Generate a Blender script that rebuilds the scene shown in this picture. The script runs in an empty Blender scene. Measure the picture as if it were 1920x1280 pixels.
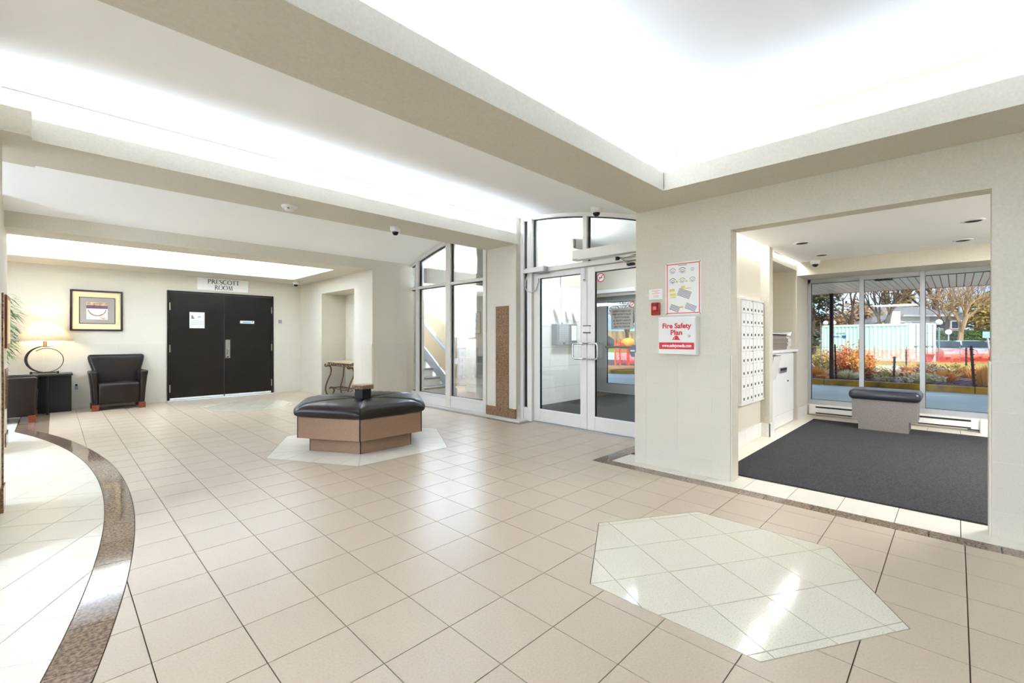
import bpy, bmesh, math, random
from mathutils import Vector, Matrix
random.seed(7)
C = bpy.context.scene.collection
PI = math.pi
R_ = math.radians

# ------------------------------------------------------------------ camera, world, light, exposure
scn = bpy.context.scene
cam_d = bpy.data.cameras.new('camera')
cam = bpy.data.objects.new('camera', cam_d)
C.objects.link(cam)
cam.location = (0, 0, 1.2)
cam.rotation_euler = (R_(90), 0, R_(45.2004 - 90))
cam_d.sensor_width = 36.0
cam_d.lens = 846.2 / 1920 * 36.0
cam_d.shift_x = 18.5 / 1920
cam_d.shift_y = -6.6 / 1920
cam_d.clip_start = 0.05
cam_d.clip_end = 400
scn.camera = cam
scn.view_settings.view_transform = 'Standard'
scn.view_settings.look = 'None'
scn.view_settings.gamma = 1.0
scn.view_settings.use_curve_mapping = False
scn.view_settings.exposure = 1.5
scn.cycles.max_bounces = 14
scn.cycles.diffuse_bounces = 8
scn.cycles.glossy_bounces = 6
scn.cycles.transparent_max_bounces = 24
scn.cycles.sample_clamp_indirect = 6.0
scn.cycles.caustics_reflective = False
scn.cycles.caustics_refractive = False

wd = bpy.data.worlds.new('sky')
scn.world = wd
wd.use_nodes = True
nt = wd.node_tree
nt.nodes.clear()
out = nt.nodes.new('ShaderNodeOutputWorld')
bg = nt.nodes.new('ShaderNodeBackground')
tc = nt.nodes.new('ShaderNodeTexCoord')
mp = nt.nodes.new('ShaderNodeMapping')
mp.inputs['Scale'].default_value = (1.2, 1.2, 5.0)
no = nt.nodes.new('ShaderNodeTexNoise')
no.inputs['Scale'].default_value = 3.2
no.inputs['Detail'].default_value = 7
no.inputs['Roughness'].default_value = 0.55
cr = nt.nodes.new('ShaderNodeValToRGB')
cr.color_ramp.elements[0].position = 0.42
cr.color_ramp.elements[0].color = (0.15, 0.27, 0.43, 1)
cr.color_ramp.elements[1].position = 0.72
cr.color_ramp.elements[1].color = (0.44, 0.48, 0.53, 1)
nt.links.new(tc.outputs['Generated'], mp.inputs['Vector'])
nt.links.new(mp.outputs['Vector'], no.inputs['Vector'])
nt.links.new(no.outputs['Fac'], cr.inputs['Fac'])
nt.links.new(cr.outputs['Color'], bg.inputs['Color'])
bg.inputs['Strength'].default_value = 1.1
nt.links.new(bg.outputs['Background'], out.inputs['Surface'])

def lamp(kind, name, loc, energy, color=(1, 1, 1), rot=(0, 0, 0), **kw):
    d = bpy.data.lights.new(name, kind)
    d.energy = energy
    d.color = color
    for k, v in kw.items():
        setattr(d, k, v)
    o = bpy.data.objects.new(name, d)
    C.objects.link(o)
    o.location = loc
    o.rotation_euler = rot
    return o

# daylight: the sun stands behind the building and lights the street side
sun = lamp('SUN', 'sun', (0, 0, 30), 1.65, (1.0, 0.95, 0.86), angle=R_(0.6))
sun.rotation_euler = Vector((-0.62, -0.35, 0.70)).to_track_quat('Z', 'Y').to_euler()

# fluorescent cove strips lying in the ceiling troughs (area lamps turned up towards the middle of each tray)
COVE = (0.80, 0.97, 1.25)
def cove(name, x0, x1, y0, y1, z, power, d=(0, 0, 1), col=None):
    L = max(x1 - x0, y1 - y0)
    o = lamp('AREA', name, ((x0 + x1) / 2, (y0 + y1) / 2, z), power * L, col or COVE, shape='RECTANGLE', size=L, size_y=0.05)
    o.rotation_euler = Vector(d).to_track_quat('-Z', 'Y').to_euler()
    return o
def cove2(x0, x1, y0, y1, z, d, main, up):
    """two tubes: one thrown across the tray, one weaker pointing straight up"""
    cove('cove_strip', x0, x1, y0, y1, z, main, d)
    cove('cove_strip', x0 - d[0] * 0.01, x1 - d[0] * 0.01, y0 - d[1] * 0.01, y1 - d[1] * 0.01, z - 0.05, up, (0, 0, 1))
cove2(-2.6, 3.66, 1.80, 1.80, 2.545, (0, -2.2, 1), 2.0, 0.85)
cove2(3.66, 3.66, -3.0, 1.78, 2.545, (-2.2, 0, 1), 2.0, 0.85)
cove2(-2.6, 3.45, -3.12, -3.12, 2.545, (0, 2.2, 1), 2.0, 0.75)
cove2(-2.73, -2.73, -3.0, 1.60, 2.545, (2.2, 0, 1), 2.0, 0.75)
cove2(-3.0, 4.75, 4.61, 4.61, 2.69, (0, -3.6, 1), 6.4, 0.5)
cove2(-1.2, 3.40, 9.80, 9.80, 2.53, (0, -2, 1), 6.6, 5.5)
cove2(-1.2, 3.40, 7.65, 7.65, 2.53, (0, 2, 1), 6.6, 5.0)
cove2(3.65, 3.65, 7.85, 9.6, 2.53, (-2, 0, 1), 6.0, 3.2)
cove('cove_strip', 5.2, 7.4, 5.33, 5.33, 2.99, 5.0, (0, -1, 1))
cove('cove_strip', 4.3, 7.7, 1.655, 1.655, 2.36, 6.0, (0, -1.8, -1), (0.95, 0.98, 1.03))
# fill lamps added in the unseen parts of the lobby and of the mail room
for px, py, en in ((-5.0, 1.6, 290), (-4.6, -4.6, 90), (-4.2, 9.0, 110)):
    lamp('AREA', 'unseen_fill_lamp', (px, py, 2.40), en, COVE, shape='RECTANGLE', size=1.2, size_y=1.2)
o = lamp('AREA', 'side_fill_lamp', (-3.2, 5.9, 2.15), 42, COVE, shape='RECTANGLE', size=1.6, size_y=0.6)  # added fill light, shining through a gap left open in wall_left
o.rotation_euler = Vector((1, 0, -0.25)).to_track_quat('-Z', 'Z').to_euler()
lamp('AREA', 'unseen_fill_lamp', (6.2, -1.1, 2.305), 52, (0.97, 0.98, 1.02), shape='RECTANGLE', size=1.2, size_y=0.6)  # unseen fill lamp added to brighten the mail room

# ------------------------------------------------------------------ materials
def lin(c):
    c = c / 255.0
    return c / 12.92 if c <= 0.04045 else ((c + 0.055) / 1.055) ** 2.4
def rgb(r, g, b):
    return (lin(r), lin(g), lin(b), 1)
MATS = {}
def mat(name, col, rough=0.6, metal=0.0, spec=0.5, noise=None, bump=None, rand=0.0, coat=0.0, emit=None, subsurf=None):
    """noise: (scale, second colour, low, high [, stretch]); bump: (scale, strength); rand: brightness spread from object to object"""
    m = bpy.data.materials.new(name)
    m.use_nodes = True
    t = m.node_tree
    b = t.nodes['Principled BSDF']
    b.inputs['Base Color'].default_value = col
    b.inputs['Roughness'].default_value = rough
    b.inputs['Metallic'].default_value = metal
    b.inputs['Specular IOR Level'].default_value = spec
    b.inputs['Coat Weight'].default_value = coat
    b.inputs['Coat Roughness'].default_value = 0.05
    last = None
    if noise or bump:
        co = t.nodes.new('ShaderNodeTexCoord')
    if noise:
        n = t.nodes.new('ShaderNodeTexNoise')
        n.inputs['Scale'].default_value = noise[0]
        n.inputs['Detail'].default_value = 5
        src = co.outputs['Object']
        if len(noise) > 4:
            mpn = t.nodes.new('ShaderNodeMapping')
            mpn.inputs['Scale'].default_value = noise[4]
            t.links.new(src, mpn.inputs['Vector'])
            src = mpn.outputs['Vector']
        t.links.new(src, n.inputs['Vector'])
        r = t.nodes.new('ShaderNodeValToRGB')
        r.color_ramp.elements[0].position = noise[2]
        r.color_ramp.elements[0].color = noise[1]
        r.color_ramp.elements[1].position = noise[3]
        r.color_ramp.elements[1].color = col
        t.links.new(n.outputs['Fac'], r.inputs['Fac'])
        last = r.outputs['Color']
    if rand:
        oi = t.nodes.new('ShaderNodeObjectInfo')
        mr = t.nodes.new('ShaderNodeMapRange')
        mr.inputs['To Min'].default_value = 1 - rand
        mr.inputs['To Max'].default_value = 1 + rand
        hs = t.nodes.new('ShaderNodeHueSaturation')
        t.links.new(oi.outputs['Random'], mr.inputs['Value'])
        t.links.new(mr.outputs['Result'], hs.inputs['Value'])
        if last is None:
            hs.inputs['Color'].default_value = col
        else:
            t.links.new(last, hs.inputs['Color'])
        last = hs.outputs['Color']
    if last is not None:
        t.links.new(last, b.inputs['Base Color'])
    if bump:
        n2 = t.nodes.new('ShaderNodeTexNoise')
        n2.inputs['Scale'].default_value = bump[0]
        n2.inputs['Detail'].default_value = 4
        t.links.new(co.outputs['Object'], n2.inputs['Vector'])
        bp = t.nodes.new('ShaderNodeBump')
        bp.inputs['Strength'].default_value = bump[1]
        bp.inputs['Distance'].default_value = 0.01
        t.links.new(n2.outputs['Fac'], bp.inputs['Height'])
        t.links.new(bp.outputs['Normal'], b.inputs['Normal'])
    if emit:
        b.inputs['Emission Color'].default_value = emit[0]
        b.inputs['Emission Strength'].default_value = emit[1]
    MATS[name] = m
    return m
def glass_mat(name, tint=(0.96, 0.975, 0.97, 1), refl=1.0, ior=1.45):
    m = bpy.data.materials.new(name)
    m.use_nodes = True
    t = m.node_tree
    t.nodes.clear()
    o = t.nodes.new('ShaderNodeOutputMaterial')
    tr = t.nodes.new('ShaderNodeBsdfTransparent')
    tr.inputs['Color'].default_value = tint
    gl = t.nodes.new('ShaderNodeBsdfGlossy')
    gl.inputs['Roughness'].default_value = 0.0
    fr = t.nodes.new('ShaderNodeFresnel')
    fr.inputs['IOR'].default_value = ior
    mx = t.nodes.new('ShaderNodeMixShader')
    ml = t.nodes.new('ShaderNodeMath')
    ml.operation = 'MULTIPLY'
    ml.inputs[1].default_value = refl
    t.links.new(fr.outputs['Fac'], ml.inputs[0])
    t.links.new(ml.outputs[0], mx.inputs['Fac'])
    t.links.new(tr.outputs['BSDF'], mx.inputs[1])
    t.links.new(gl.outputs['BSDF'], mx.inputs[2])
    t.links.new(mx.outputs['Shader'], o.inputs['Surface'])
    return m
def mesh_mat(name, col, alpha):
    """woven plastic netting: partly open, partly diffuse"""
    m = bpy.data.materials.new(name)
    m.use_nodes = True
    t = m.node_tree
    t.nodes.clear()
    o = t.nodes.new('ShaderNodeOutputMaterial')
    tr = t.nodes.new('ShaderNodeBsdfTransparent')
    tr.inputs['Color'].default_value = (1, 0.86, 0.84, 1)
    df = t.nodes.new('ShaderNodeBsdfDiffuse')
    df.inputs['Color'].default_value = col
    n = t.nodes.new('ShaderNodeTexNoise')
    n.inputs['Scale'].default_value = 2.2
    n.inputs['Detail'].default_value = 4
    mr = t.nodes.new('ShaderNodeMapRange')
    mr.inputs['From Min'].default_value = 0.35
    mr.inputs['From Max'].default_value = 0.65
    mr.inputs['To Min'].default_value = alpha - 0.18
    mr.inputs['To Max'].default_value = alpha + 0.18
    co = t.nodes.new('ShaderNodeTexCoord')
    t.links.new(co.outputs['Object'], n.inputs['Vector'])
    t.links.new(n.outputs['Fac'], mr.inputs['Value'])
    mx = t.nodes.new('ShaderNodeMixShader')
    t.links.new(mr.outputs['Result'], mx.inputs['Fac'])
    t.links.new(tr.outputs['BSDF'], mx.inputs[1])
    t.links.new(df.outputs['BSDF'], mx.inputs[2])
    t.links.new(mx.outputs['Shader'], o.inputs['Surface'])
    return m

WALLC = rgb(214, 208, 193)
M = {}
M['wall'] = mat('wall_paint', WALLC, 0.65, bump=(120, 0.03), noise=(60, rgb(206, 200, 185), 0.3, 0.7))
M['ceil'] = mat('ceiling_paint', rgb(247, 247, 246), 0.8)
M['wtile'] = mat('wall_tile_glaze', rgb(208, 202, 188), 0.38, noise=(110, rgb(203, 196, 180), 0.30, 0.55), rand=0.012)
M['wtilew'] = mat('white_wall_tile_glaze', rgb(232, 231, 226), 0.3, noise=(60, rgb(222, 220, 213), 0.3, 0.55), rand=0.012)
M['grout'] = mat('floor_grout', rgb(96, 78, 58), 0.9)
M['wgrout'] = mat('wall_grout', rgb(216, 211, 198), 0.9)
M['tile'] = mat('floor_tile_glaze', rgb(191, 175, 154), 0.3, spec=0.4, noise=(110, rgb(184, 166, 144), 0.30, 0.58), rand=0.018)
M['dtile'] = mat('pale_floor_tile_glaze', rgb(226, 220, 205), 0.28, spec=0.45, noise=(110, rgb(219, 212, 196), 0.30, 0.58), rand=0.012)
M['htile'] = mat('polished_medallion_tile', rgb(218, 211, 192), 0.10, spec=0.45, noise=(140, rgb(203, 192, 170), 0.32, 0.50), rand=0.012)
M['granite'] = mat('speckled_granite', rgb(150, 126, 104), 0.06, spec=0.6, noise=(70, rgb(92, 80, 70), 0.38, 0.60), rand=0.05)
M['granite2'] = mat('brown_granite', rgb(150, 116, 84), 0.12, spec=0.5, noise=(85, rgb(86, 62, 46), 0.36, 0.62), rand=0.04)
M['alu'] = mat('aluminium_frame', rgb(222, 218, 211), 0.42, metal=0.1)
M['alug'] = mat('grey_aluminium', rgb(176, 178, 180), 0.4, metal=0.35)
M['gasket'] = mat('rubber_gasket', rgb(16, 16, 17), 0.6)
M['glass'] = glass_mat('clear_glass', refl=0.75)
M['glass2'] = glass_mat('window_glass', tint=(0.97, 0.985, 0.985, 1), refl=0.5)
M['chrome'] = mat('brushed_steel', rgb(206, 206, 206), 0.22, metal=1.0)
M['brass'] = mat('satin_hinge_metal', rgb(206, 190, 160), 0.35, metal=0.8)
M['door'] = mat('dark_brown_door_paint', rgb(33, 28, 22), 0.38, spec=0.22, noise=(5, rgb(28, 24, 19), 0.3, 0.7), bump=(40, 0.02))
M['white'] = mat('white_enamel', rgb(238, 238, 236), 0.35)
M['offwhite'] = mat('off_white_paint', rgb(228, 226, 221), 0.45)
M['paper'] = mat('white_paper', rgb(238, 237, 232), 0.8)
M['black'] = mat('black_paint', rgb(20, 19, 18), 0.4)
M['ink'] = mat('black_ink', rgb(26, 25, 28), 0.7)
M['greyink'] = mat('grey_ink', rgb(150, 150, 156), 0.8)
M['yellowink'] = mat('yellow_ink', rgb(222, 206, 96), 0.8)
M['blueink'] = mat('blue_ink', rgb(46, 92, 168), 0.6)
M['lightblue'] = mat('pale_blue_print', rgb(150, 196, 232), 0.6)
M['redink'] = mat('red_print', rgb(200, 30, 48), 0.45)
M['pinkink'] = mat('pink_red_print', rgb(226, 96, 100), 0.6)
M['leather'] = mat('black_brown_leather', rgb(31, 22, 16), 0.34, spec=0.3, bump=(55, 0.10), noise=(6, rgb(25, 18, 13), 0.3, 0.7))
M['leather2'] = mat('charcoal_vinyl', rgb(46, 49, 56), 0.3, spec=0.5, bump=(40, 0.06))
M['benchlam'] = mat('taupe_brown_laminate', rgb(152, 120, 94), 0.45, noise=(160, rgb(130, 100, 78), 0.35, 0.65))
M['greylam'] = mat('grey_speckled_laminate', rgb(138, 130, 124), 0.5, noise=(120, rgb(104, 98, 94), 0.35, 0.62))
M['carpet'] = mat('grey_loop_carpet', rgb(74, 74, 74), 0.95, spec=0.1, noise=(130, rgb(46, 46, 48), 0.30, 0.66), bump=(220, 0.5))
M['redwood'] = mat('reddish_wood', rgb(128, 56, 30), 0.35, noise=(20, rgb(96, 38, 20), 0.3, 0.7, (1, 1, 8)))
M['blackwood'] = mat('black_stained_wood', rgb(24, 20, 19), 0.35, noise=(14, rgb(16, 13, 12), 0.3, 0.7, (1, 8, 8)))
M['shade'] = None
M['iron'] = mat('bronze_wrought_iron', rgb(104, 78, 50), 0.4, metal=0.6)
M['stone'] = mat('pale_stone_top', rgb(198, 180, 150), 0.35, noise=(30, rgb(170, 148, 116), 0.3, 0.6))
M['leaf'] = mat('bamboo_leaf', rgb(70, 112, 52), 0.5, rand=0.05)
M['terracotta'] = mat('clay_pot', rgb(120, 70, 50), 0.7)
M['cream'] = mat('cream_mat_board', rgb(236, 217, 172), 0.8)
M['greymat'] = mat('grey_mat_board', rgb(160, 152, 146), 0.8)
M['frameblk'] = mat('dark_picture_frame', rgb(38, 25, 18), 0.3)
M['stair'] = mat('beige_guard_panel', rgb(170, 148, 116), 0.5)
M['tread'] = mat('dark_rubber_tread', rgb(92, 88, 84), 0.6)
M['steelgrey'] = mat('grey_painted_steel', rgb(140, 144, 150), 0.45, metal=0.3)
M['brickw'] = mat('pale_grey_brick', rgb(176, 170, 163), 0.8, rand=0.10, noise=(12, rgb(160, 152, 144), 0.3, 0.7))
M['mortar'] = mat('mortar', rgb(160, 155, 148), 0.95)
M['newsprint'] = mat('newsprint', rgb(176, 164, 156), 0.9, rand=0.25, noise=(40, rgb(120, 106, 100), 0.3, 0.7, (1, 1, 12)))
M['darkglass'] = mat('smoked_dome', rgb(14, 14, 15), 0.08)
M['firered'] = mat('red_plastic', rgb(158, 28, 32), 0.25, coat=0.4)
# outside
M['asphalt'] = mat('wet_asphalt', rgb(206, 216, 216), 0.45, noise=(0.6, rgb(182, 194, 198), 0.35, 0.65))
M['lot'] = mat('pinkish_concrete', rgb(206, 186, 184), 0.9, noise=(0.8, rgb(190, 168, 164), 0.3, 0.7))
M['grassm'] = mat('autumn_grass', rgb(196, 160, 66), 0.95, noise=(0.9, rgb(150, 140, 60), 0.3, 0.7))
M['grassg'] = mat('green_lawn', rgb(138, 158, 66), 0.95, noise=(1.2, rgb(110, 136, 54), 0.3, 0.7))
M['kerby'] = mat('yellow_kerb_paint', rgb(200, 150, 40), 0.7, noise=(2.2, rgb(120, 92, 34), 0.32, 0.55))
M['kerbg'] = mat('pale_kerb_concrete', rgb(222, 214, 200), 0.9)
M['mulch'] = mat('purple_brown_mulch', rgb(108, 74, 80), 0.95, noise=(9, rgb(70, 44, 52), 0.3, 0.65), bump=(14, 1.0))
M['soffit'] = mat('cream_soffit_plank', rgb(248, 236, 218), 0.5, rand=0.06)
M['fascia'] = mat('brown_fascia', rgb(172, 124, 76), 0.5)
M['post'] = mat('dark_steel_post', rgb(52, 34, 38), 0.5)
M['mint'] = mat('pale_mint_container_paint', rgb(206, 238, 226), 0.5)
M['mintw'] = mat('whitish_container_paint', rgb(226, 240, 234), 0.5)
M['mintd'] = mat('grey_green_bar', rgb(120, 150, 146), 0.5)
M['net'] = mesh_mat('orange_red_netting', rgb(232, 84, 76), 0.5)
M['netd'] = mesh_mat('faint_pink_netting', rgb(240, 120, 116), 0.28)
M['carw'] = mat('silver_car_paint', rgb(206, 214, 216), 0.25, metal=0.3, coat=0.6)
M['card'] = mat('dark_car_paint', rgb(70, 78, 88), 0.25, metal=0.3, coat=0.6)
M['carglass'] = mat('tinted_car_glass', rgb(36, 46, 52), 0.1)
M['tyre'] = mat('black_tyre', rgb(24, 24, 25), 0.8)
M['tailred'] = mat('red_tail_lamp', rgb(180, 26, 26), 0.3)
M['roof'] = mat('grey_shingle_roof', rgb(136, 132, 132), 0.9, noise=(6, rgb(112, 108, 108), 0.3, 0.7))
M['housew'] = mat('pale_house_siding', rgb(226, 222, 216), 0.8)
M['houseb'] = mat('grey_brick_house', rgb(176, 162, 156), 0.85)
M['bark'] = mat('grey_brown_bark', rgb(104, 84, 70), 0.9, noise=(8, rgb(70, 56, 48), 0.3, 0.7))
M['barkl'] = mat('pale_twig_bark', rgb(176, 146, 118), 0.9)
M['conifer'] = mat('dark_conifer_needles', rgb(92, 94, 70), 0.9, rand=0.05)
M['goldleaf'] = mat('golden_olive_needles', rgb(182, 158, 92), 0.9)
M['brownleaf'] = mat('brown_dry_foliage', rgb(172, 140, 112), 0.9)
M['hedge'] = mat('green_hedge_leaves', rgb(88, 124, 60), 0.9)
M['orangeleaf'] = mat('orange_dry_grass', rgb(240, 182, 108), 0.9)
M['rustleaf'] = mat('rust_dry_stems', rgb(216, 142, 92), 0.9)
M['oliveleaf'] = mat('olive_shrub_leaves', rgb(196, 176, 108), 0.9)
M['paleleaf'] = mat('silver_green_leaves', rgb(228, 220, 186), 0.9)
M['signblue'] = mat('pale_blue_sign', rgb(170, 206, 216), 0.5)
M['pole'] = mat('pale_pole', rgb(190, 196, 200), 0.7)
M['globe'] = mat('white_globe', rgb(244, 246, 244), 0.3)
M['potred'] = mat('red_planter', rgb(206, 70, 54), 0.6)
M['orangep'] = mat('orange_plastic', rgb(238, 110, 60), 0.5)
M['yellowp'] = mat('yellow_plastic', rgb(240, 178, 60), 0.5)
M['woodf'] = mat('light_wood_board', rgb(206, 164, 110), 0.8, rand=0.14)
M['rustpole'] = mat('rusty_stake', rgb(58, 34, 34), 0.7)

ms = bpy.data.materials.new('lamp_shade_fabric')
ms.use_nodes = True
_t = ms.node_tree
_t.nodes.clear()
_o = _t.nodes.new('ShaderNodeOutputMaterial')
_d = _t.nodes.new('ShaderNodeBsdfDiffuse')
_d.inputs['Color'].default_value = rgb(246, 238, 218)
_l = _t.nodes.new('ShaderNodeBsdfTranslucent')
_l.inputs['Color'].default_value = rgb(255, 240, 206)
_m = _t.nodes.new('ShaderNodeMixShader')
_m.inputs['Fac'].default_value = 0.5
_t.links.new(_d.outputs['BSDF'], _m.inputs[1])
_t.links.new(_l.outputs['BSDF'], _m.inputs[2])
_t.links.new(_m.outputs['Shader'], _o.inputs['Surface'])
M['shade'] = ms

# ------------------------------------------------------------------ building helpers
class MB:
    def __init__(s):
        s.v = []
        s.f = []
    def add(s, vs, fs):
        n = len(s.v)
        s.v += [tuple(p) for p in vs]
        s.f += [tuple(i + n for i in f) for f in fs]
        return s
    def box(s, x0, x1, y0, y1, z0, z1):
        return s.add([(x0, y0, z0), (x1, y0, z0), (x1, y1, z0), (x0, y1, z0), (x0, y0, z1), (x1, y0, z1), (x1, y1, z1), (x0, y1, z1)],
                     [(0, 3, 2, 1), (4, 5, 6, 7), (0, 1, 5, 4), (1, 2, 6, 5), (2, 3, 7, 6), (3, 0, 4, 7)])
    def prism(s, pts, d):
        """pts: 3-D outline of a planar convex or concave polygon; d: extrusion vector"""
        n = len(pts)
        d = Vector(d)
        vs = [Vector(p) for p in pts]
        nrm = Vector((0, 0, 0))
        for i in range(n):
            nrm += vs[i].cross(vs[(i + 1) % n])
        if nrm.dot(d) > 0:
            vs.reverse()
        a = vs + [p + d for p in vs]
        fs = [tuple(range(n)), tuple(range(2 * n - 1, n - 1, -1))]
        for i in range(n):
            j = (i + 1) % n
            fs.append((j, i, n + i, n + j))
        return s.add(a, fs)
    def tube(s, pts, r, n=8, closed=False, cap=True):
        pts = [Vector(p) for p in pts]
        m = len(pts)
        rs = r if isinstance(r, (list, tuple)) else [r] * m
        vs, fs = [], []
        ref = None
        for i, p in enumerate(pts):
            a = pts[(i - 1) % m] if (closed or i > 0) else p
            b = pts[(i + 1) % m] if (closed or i < m - 1) else p
            t = (b - a)
            if t.length < 1e-9:
                t = Vector((0, 0, 1))
            t.normalize()
            if ref is None:
                ref = Vector((0, 0, 1)) if abs(t.z) < 0.9 else Vector((1, 0, 0))
            u = t.cross(ref)
            if u.length < 1e-6:
                u = t.cross(Vector((0, 1, 0.01)))
            u.normalize()
            w = u.cross(t)
            ref = w
            for k in range(n):
                g = 2 * PI * k / n
                vs.append(p + (u * math.cos(g) + w * math.sin(g)) * rs[i])
        for i in range(m if closed else m - 1):
            j = (i + 1) % m
            for k in range(n):
                l = (k + 1) % n
                fs.append((i * n + k, j * n + k, j * n + l, i * n + l))
        if cap and not closed:
            fs.append(tuple(range(n)))
            fs.append(tuple((m - 1) * n + k for k in range(n - 1, -1, -1)))
        return s.add(vs, fs)
    def lathe(s, prof, c, n=24):
        vs, fs = [], []
        for r, z in prof:
            for k in range(n):
                g = 2 * PI * k / n
                vs.append((c[0] + r * math.cos(g), c[1] + r * math.sin(g), c[2] + z))
        for i in range(len(prof) - 1):
            for k in range(n):
                l = (k + 1) % n
                fs.append((i * n + k, i * n + l, (i + 1) * n + l, (i + 1) * n + k))
        return s.add(vs, fs)
    def ball(s, c, r, n=12, m=8, sq=(1, 1, 1)):
        prof = [(max(1e-4, r * math.sin(PI * i / m)), -r * math.cos(PI * i / m)) for i in range(m + 1)]
        t = MB().lathe(prof, (0, 0, 0), n)
        return s.add([(c[0] + p[0] * sq[0], c[1] + p[1] * sq[1], c[2] + p[2] * sq[2]) for p in t.v], t.f)
    def xform(s, mtx):
        s.v = [tuple(mtx @ Vector(p)) for p in s.v]
        return s
    def build(s, name, mtl, parent=None, smooth=False, bevel=0.0, seg=2, local=False, kind=None):
        off = Vector((0, 0, 0))
        if parent is not None and not local:
            p = parent
            while p is not None:
                off += p.location
                p = p.parent
        me = bpy.data.meshes.new(name)
        me.from_pydata([tuple(Vector(p) - off) for p in s.v], [], s.f)
        me.materials.append(mtl)
        if bevel > 0:
            bm = bmesh.new()
            bm.from_mesh(me)
            bmesh.ops.remove_doubles(bm, verts=bm.verts, dist=1e-5)
            es = [e for e in bm.edges if len(e.link_faces) == 2 and e.calc_face_angle(0) > 0.5]
            bmesh.ops.bevel(bm, geom=es, offset=bevel, segments=seg, profile=0.5, affect='EDGES', clamp_overlap=True)
            bm.to_mesh(me)
            bm.free()
        if smooth:
            for p in me.polygons:
                p.use_smooth = True
        o = bpy.data.objects.new(name, me)
        C.objects.link(o)
        if parent is not None:
            o.parent = parent
        if kind:
            o['kind'] = kind
        return o
def smooth_by_angle(o, ang=40):
    me = o.data
    bm = bmesh.new()
    bm.from_mesh(me)
    for f in bm.faces:
        f.smooth = True
    for e in bm.edges:
        if len(e.link_faces) == 2 and e.calc_face_angle(0) > R_(ang):
            e.smooth = False
    bm.to_mesh(me)
    bm.free()
    return o
def B(*a):
    return MB().box(*a)
def tag(o, label, cat, group=None, kind=None):
    o['label'] = label
    o['category'] = cat
    if group:
        o['group'] = group
    if kind:
        o['kind'] = kind
    return o
def thing(name, label, cat, loc=(0, 0, 0), group=None):
    o = bpy.data.objects.new(name, None)
    C.objects.link(o)
    o.location = loc
    o.empty_display_size = 0.1
    return tag(o, label, cat, group)
def struct(o, label=None):
    o['kind'] = 'structure'
    if label:
        o['label'] = label
    return o
def sroot(name, label=None, loc=(0, 0, 0)):
    o = bpy.data.objects.new(name, None)
    C.objects.link(o)
    o.location = loc
    return struct(o, label)
def copy_tree(o, parent=None):
    c = o.copy()
    C.objects.link(c)
    c.parent = parent
    for ch in [x for x in o.children]:
        copy_tree(ch, c)
    return c
def text2d(body, size, width=None, shear=0.0, bold=0.0, spacing=1.0, line=1.0):
    cu = bpy.data.curves.new('lettering', 'FONT')
    cu.body = body
    cu.size = size
    cu.align_x = 'CENTER'
    cu.align_y = 'CENTER'
    cu.shear = shear
    cu.offset = bold
    cu.space_character = spacing
    cu.space_line = line
    cu.resolution_u = 3
    o = bpy.data.objects.new('lettering', cu)
    C.objects.link(o)
    bpy.context.view_layer.update()
    me = bpy.data.meshes.new_from_object(o.evaluated_get(bpy.context.evaluated_depsgraph_get()))
    bpy.data.objects.remove(o)
    vs = [(v.co.x, v.co.y) for v in me.vertices]
    fs = [tuple(p.vertices) for p in me.polygons]
    bpy.data.meshes.remove(me)
    if width and vs:
        w = max(v[0] for v in vs) - min(v[0] for v in vs)
        k = width / w
        vs = [(v[0] * k, v[1]) for v in vs]
    return vs, fs
def flat(mb, vf, o, r, u):
    """lay a 2-D mesh on a plane: origin, right and up vectors"""
    o, r, u = Vector(o), Vector(r), Vector(u)
    return mb.add([o + r * a + u * b for a, b in vf[0]], vf[1])
def rects2d(rs):
    vs, fs = [], []
    for x0, x1, y0, y1 in rs:
        n = len(vs)
        vs += [(x0, y0), (x1, y0), (x1, y1), (x0, y1)]
        fs.append((n, n + 1, n + 2, n + 3))
    return vs, fs
def stroke2d(pts, w):
    vs, fs = [], []
    n = len(pts)
    for i, (x, y) in enumerate(pts):
        a = pts[max(0, i - 1)]
        b = pts[min(n - 1, i + 1)]
        dx, dy = b[0] - a[0], b[1] - a[1]
        l = math.hypot(dx, dy) or 1
        wi = w[i] if isinstance(w, (list, tuple)) else w
        vs += [(x - dy / l * wi / 2, y + dx / l * wi / 2), (x + dy / l * wi / 2, y - dx / l * wi / 2)]
    for i in range(n - 1):
        fs.append((2 * i, 2 * i + 1, 2 * i + 3, 2 * i + 2))
    return vs, fs
def arc(cx, cy, r, a0, a1, n=16, ry=None):
    return [(cx + r * math.cos(R_(a0 + (a1 - a0) * i / n)), cy + (ry or r) * math.sin(R_(a0 + (a1 - a0) * i / n))) for i in range(n + 1)]

# ------------------------------------------------------------------ floor and its tiles
def clip(poly, nx, ny, d):
    """keep the part of a convex polygon where nx*x + ny*y <= d"""
    o = []
    n = len(poly)
    for i in range(n):
        a, b = poly[i], poly[(i + 1) % n]
        da, db = nx * a[0] + ny * a[1] - d, nx * b[0] + ny * b[1] - d
        if da <= 0:
            o.append(a)
        if (da < 0 < db) or (db < 0 < da):
            t = da / (da - db)
            o.append((a[0] + (b[0] - a[0]) * t, a[1] + (b[1] - a[1]) * t))
    return o if len(o) >= 3 else []
def halfplanes(poly, grow=0.0):
    """outward half planes of a counter-clockwise convex polygon"""
    hs = []
    n = len(poly)
    for i in range(n):
        a, b = poly[i], poly[(i + 1) % n]
        dx, dy = b[0] - a[0], b[1] - a[1]
        l = math.hypot(dx, dy)
        nx, ny = dy / l, -dx / l
        hs.append((nx, ny, nx * a[0] + ny * a[1] + grow))
    return hs
def inside(polys, hs):
    for nx, ny, d in hs:
        polys = [q for q in (clip(p, nx, ny, d) for p in polys) if q]
    return polys
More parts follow.
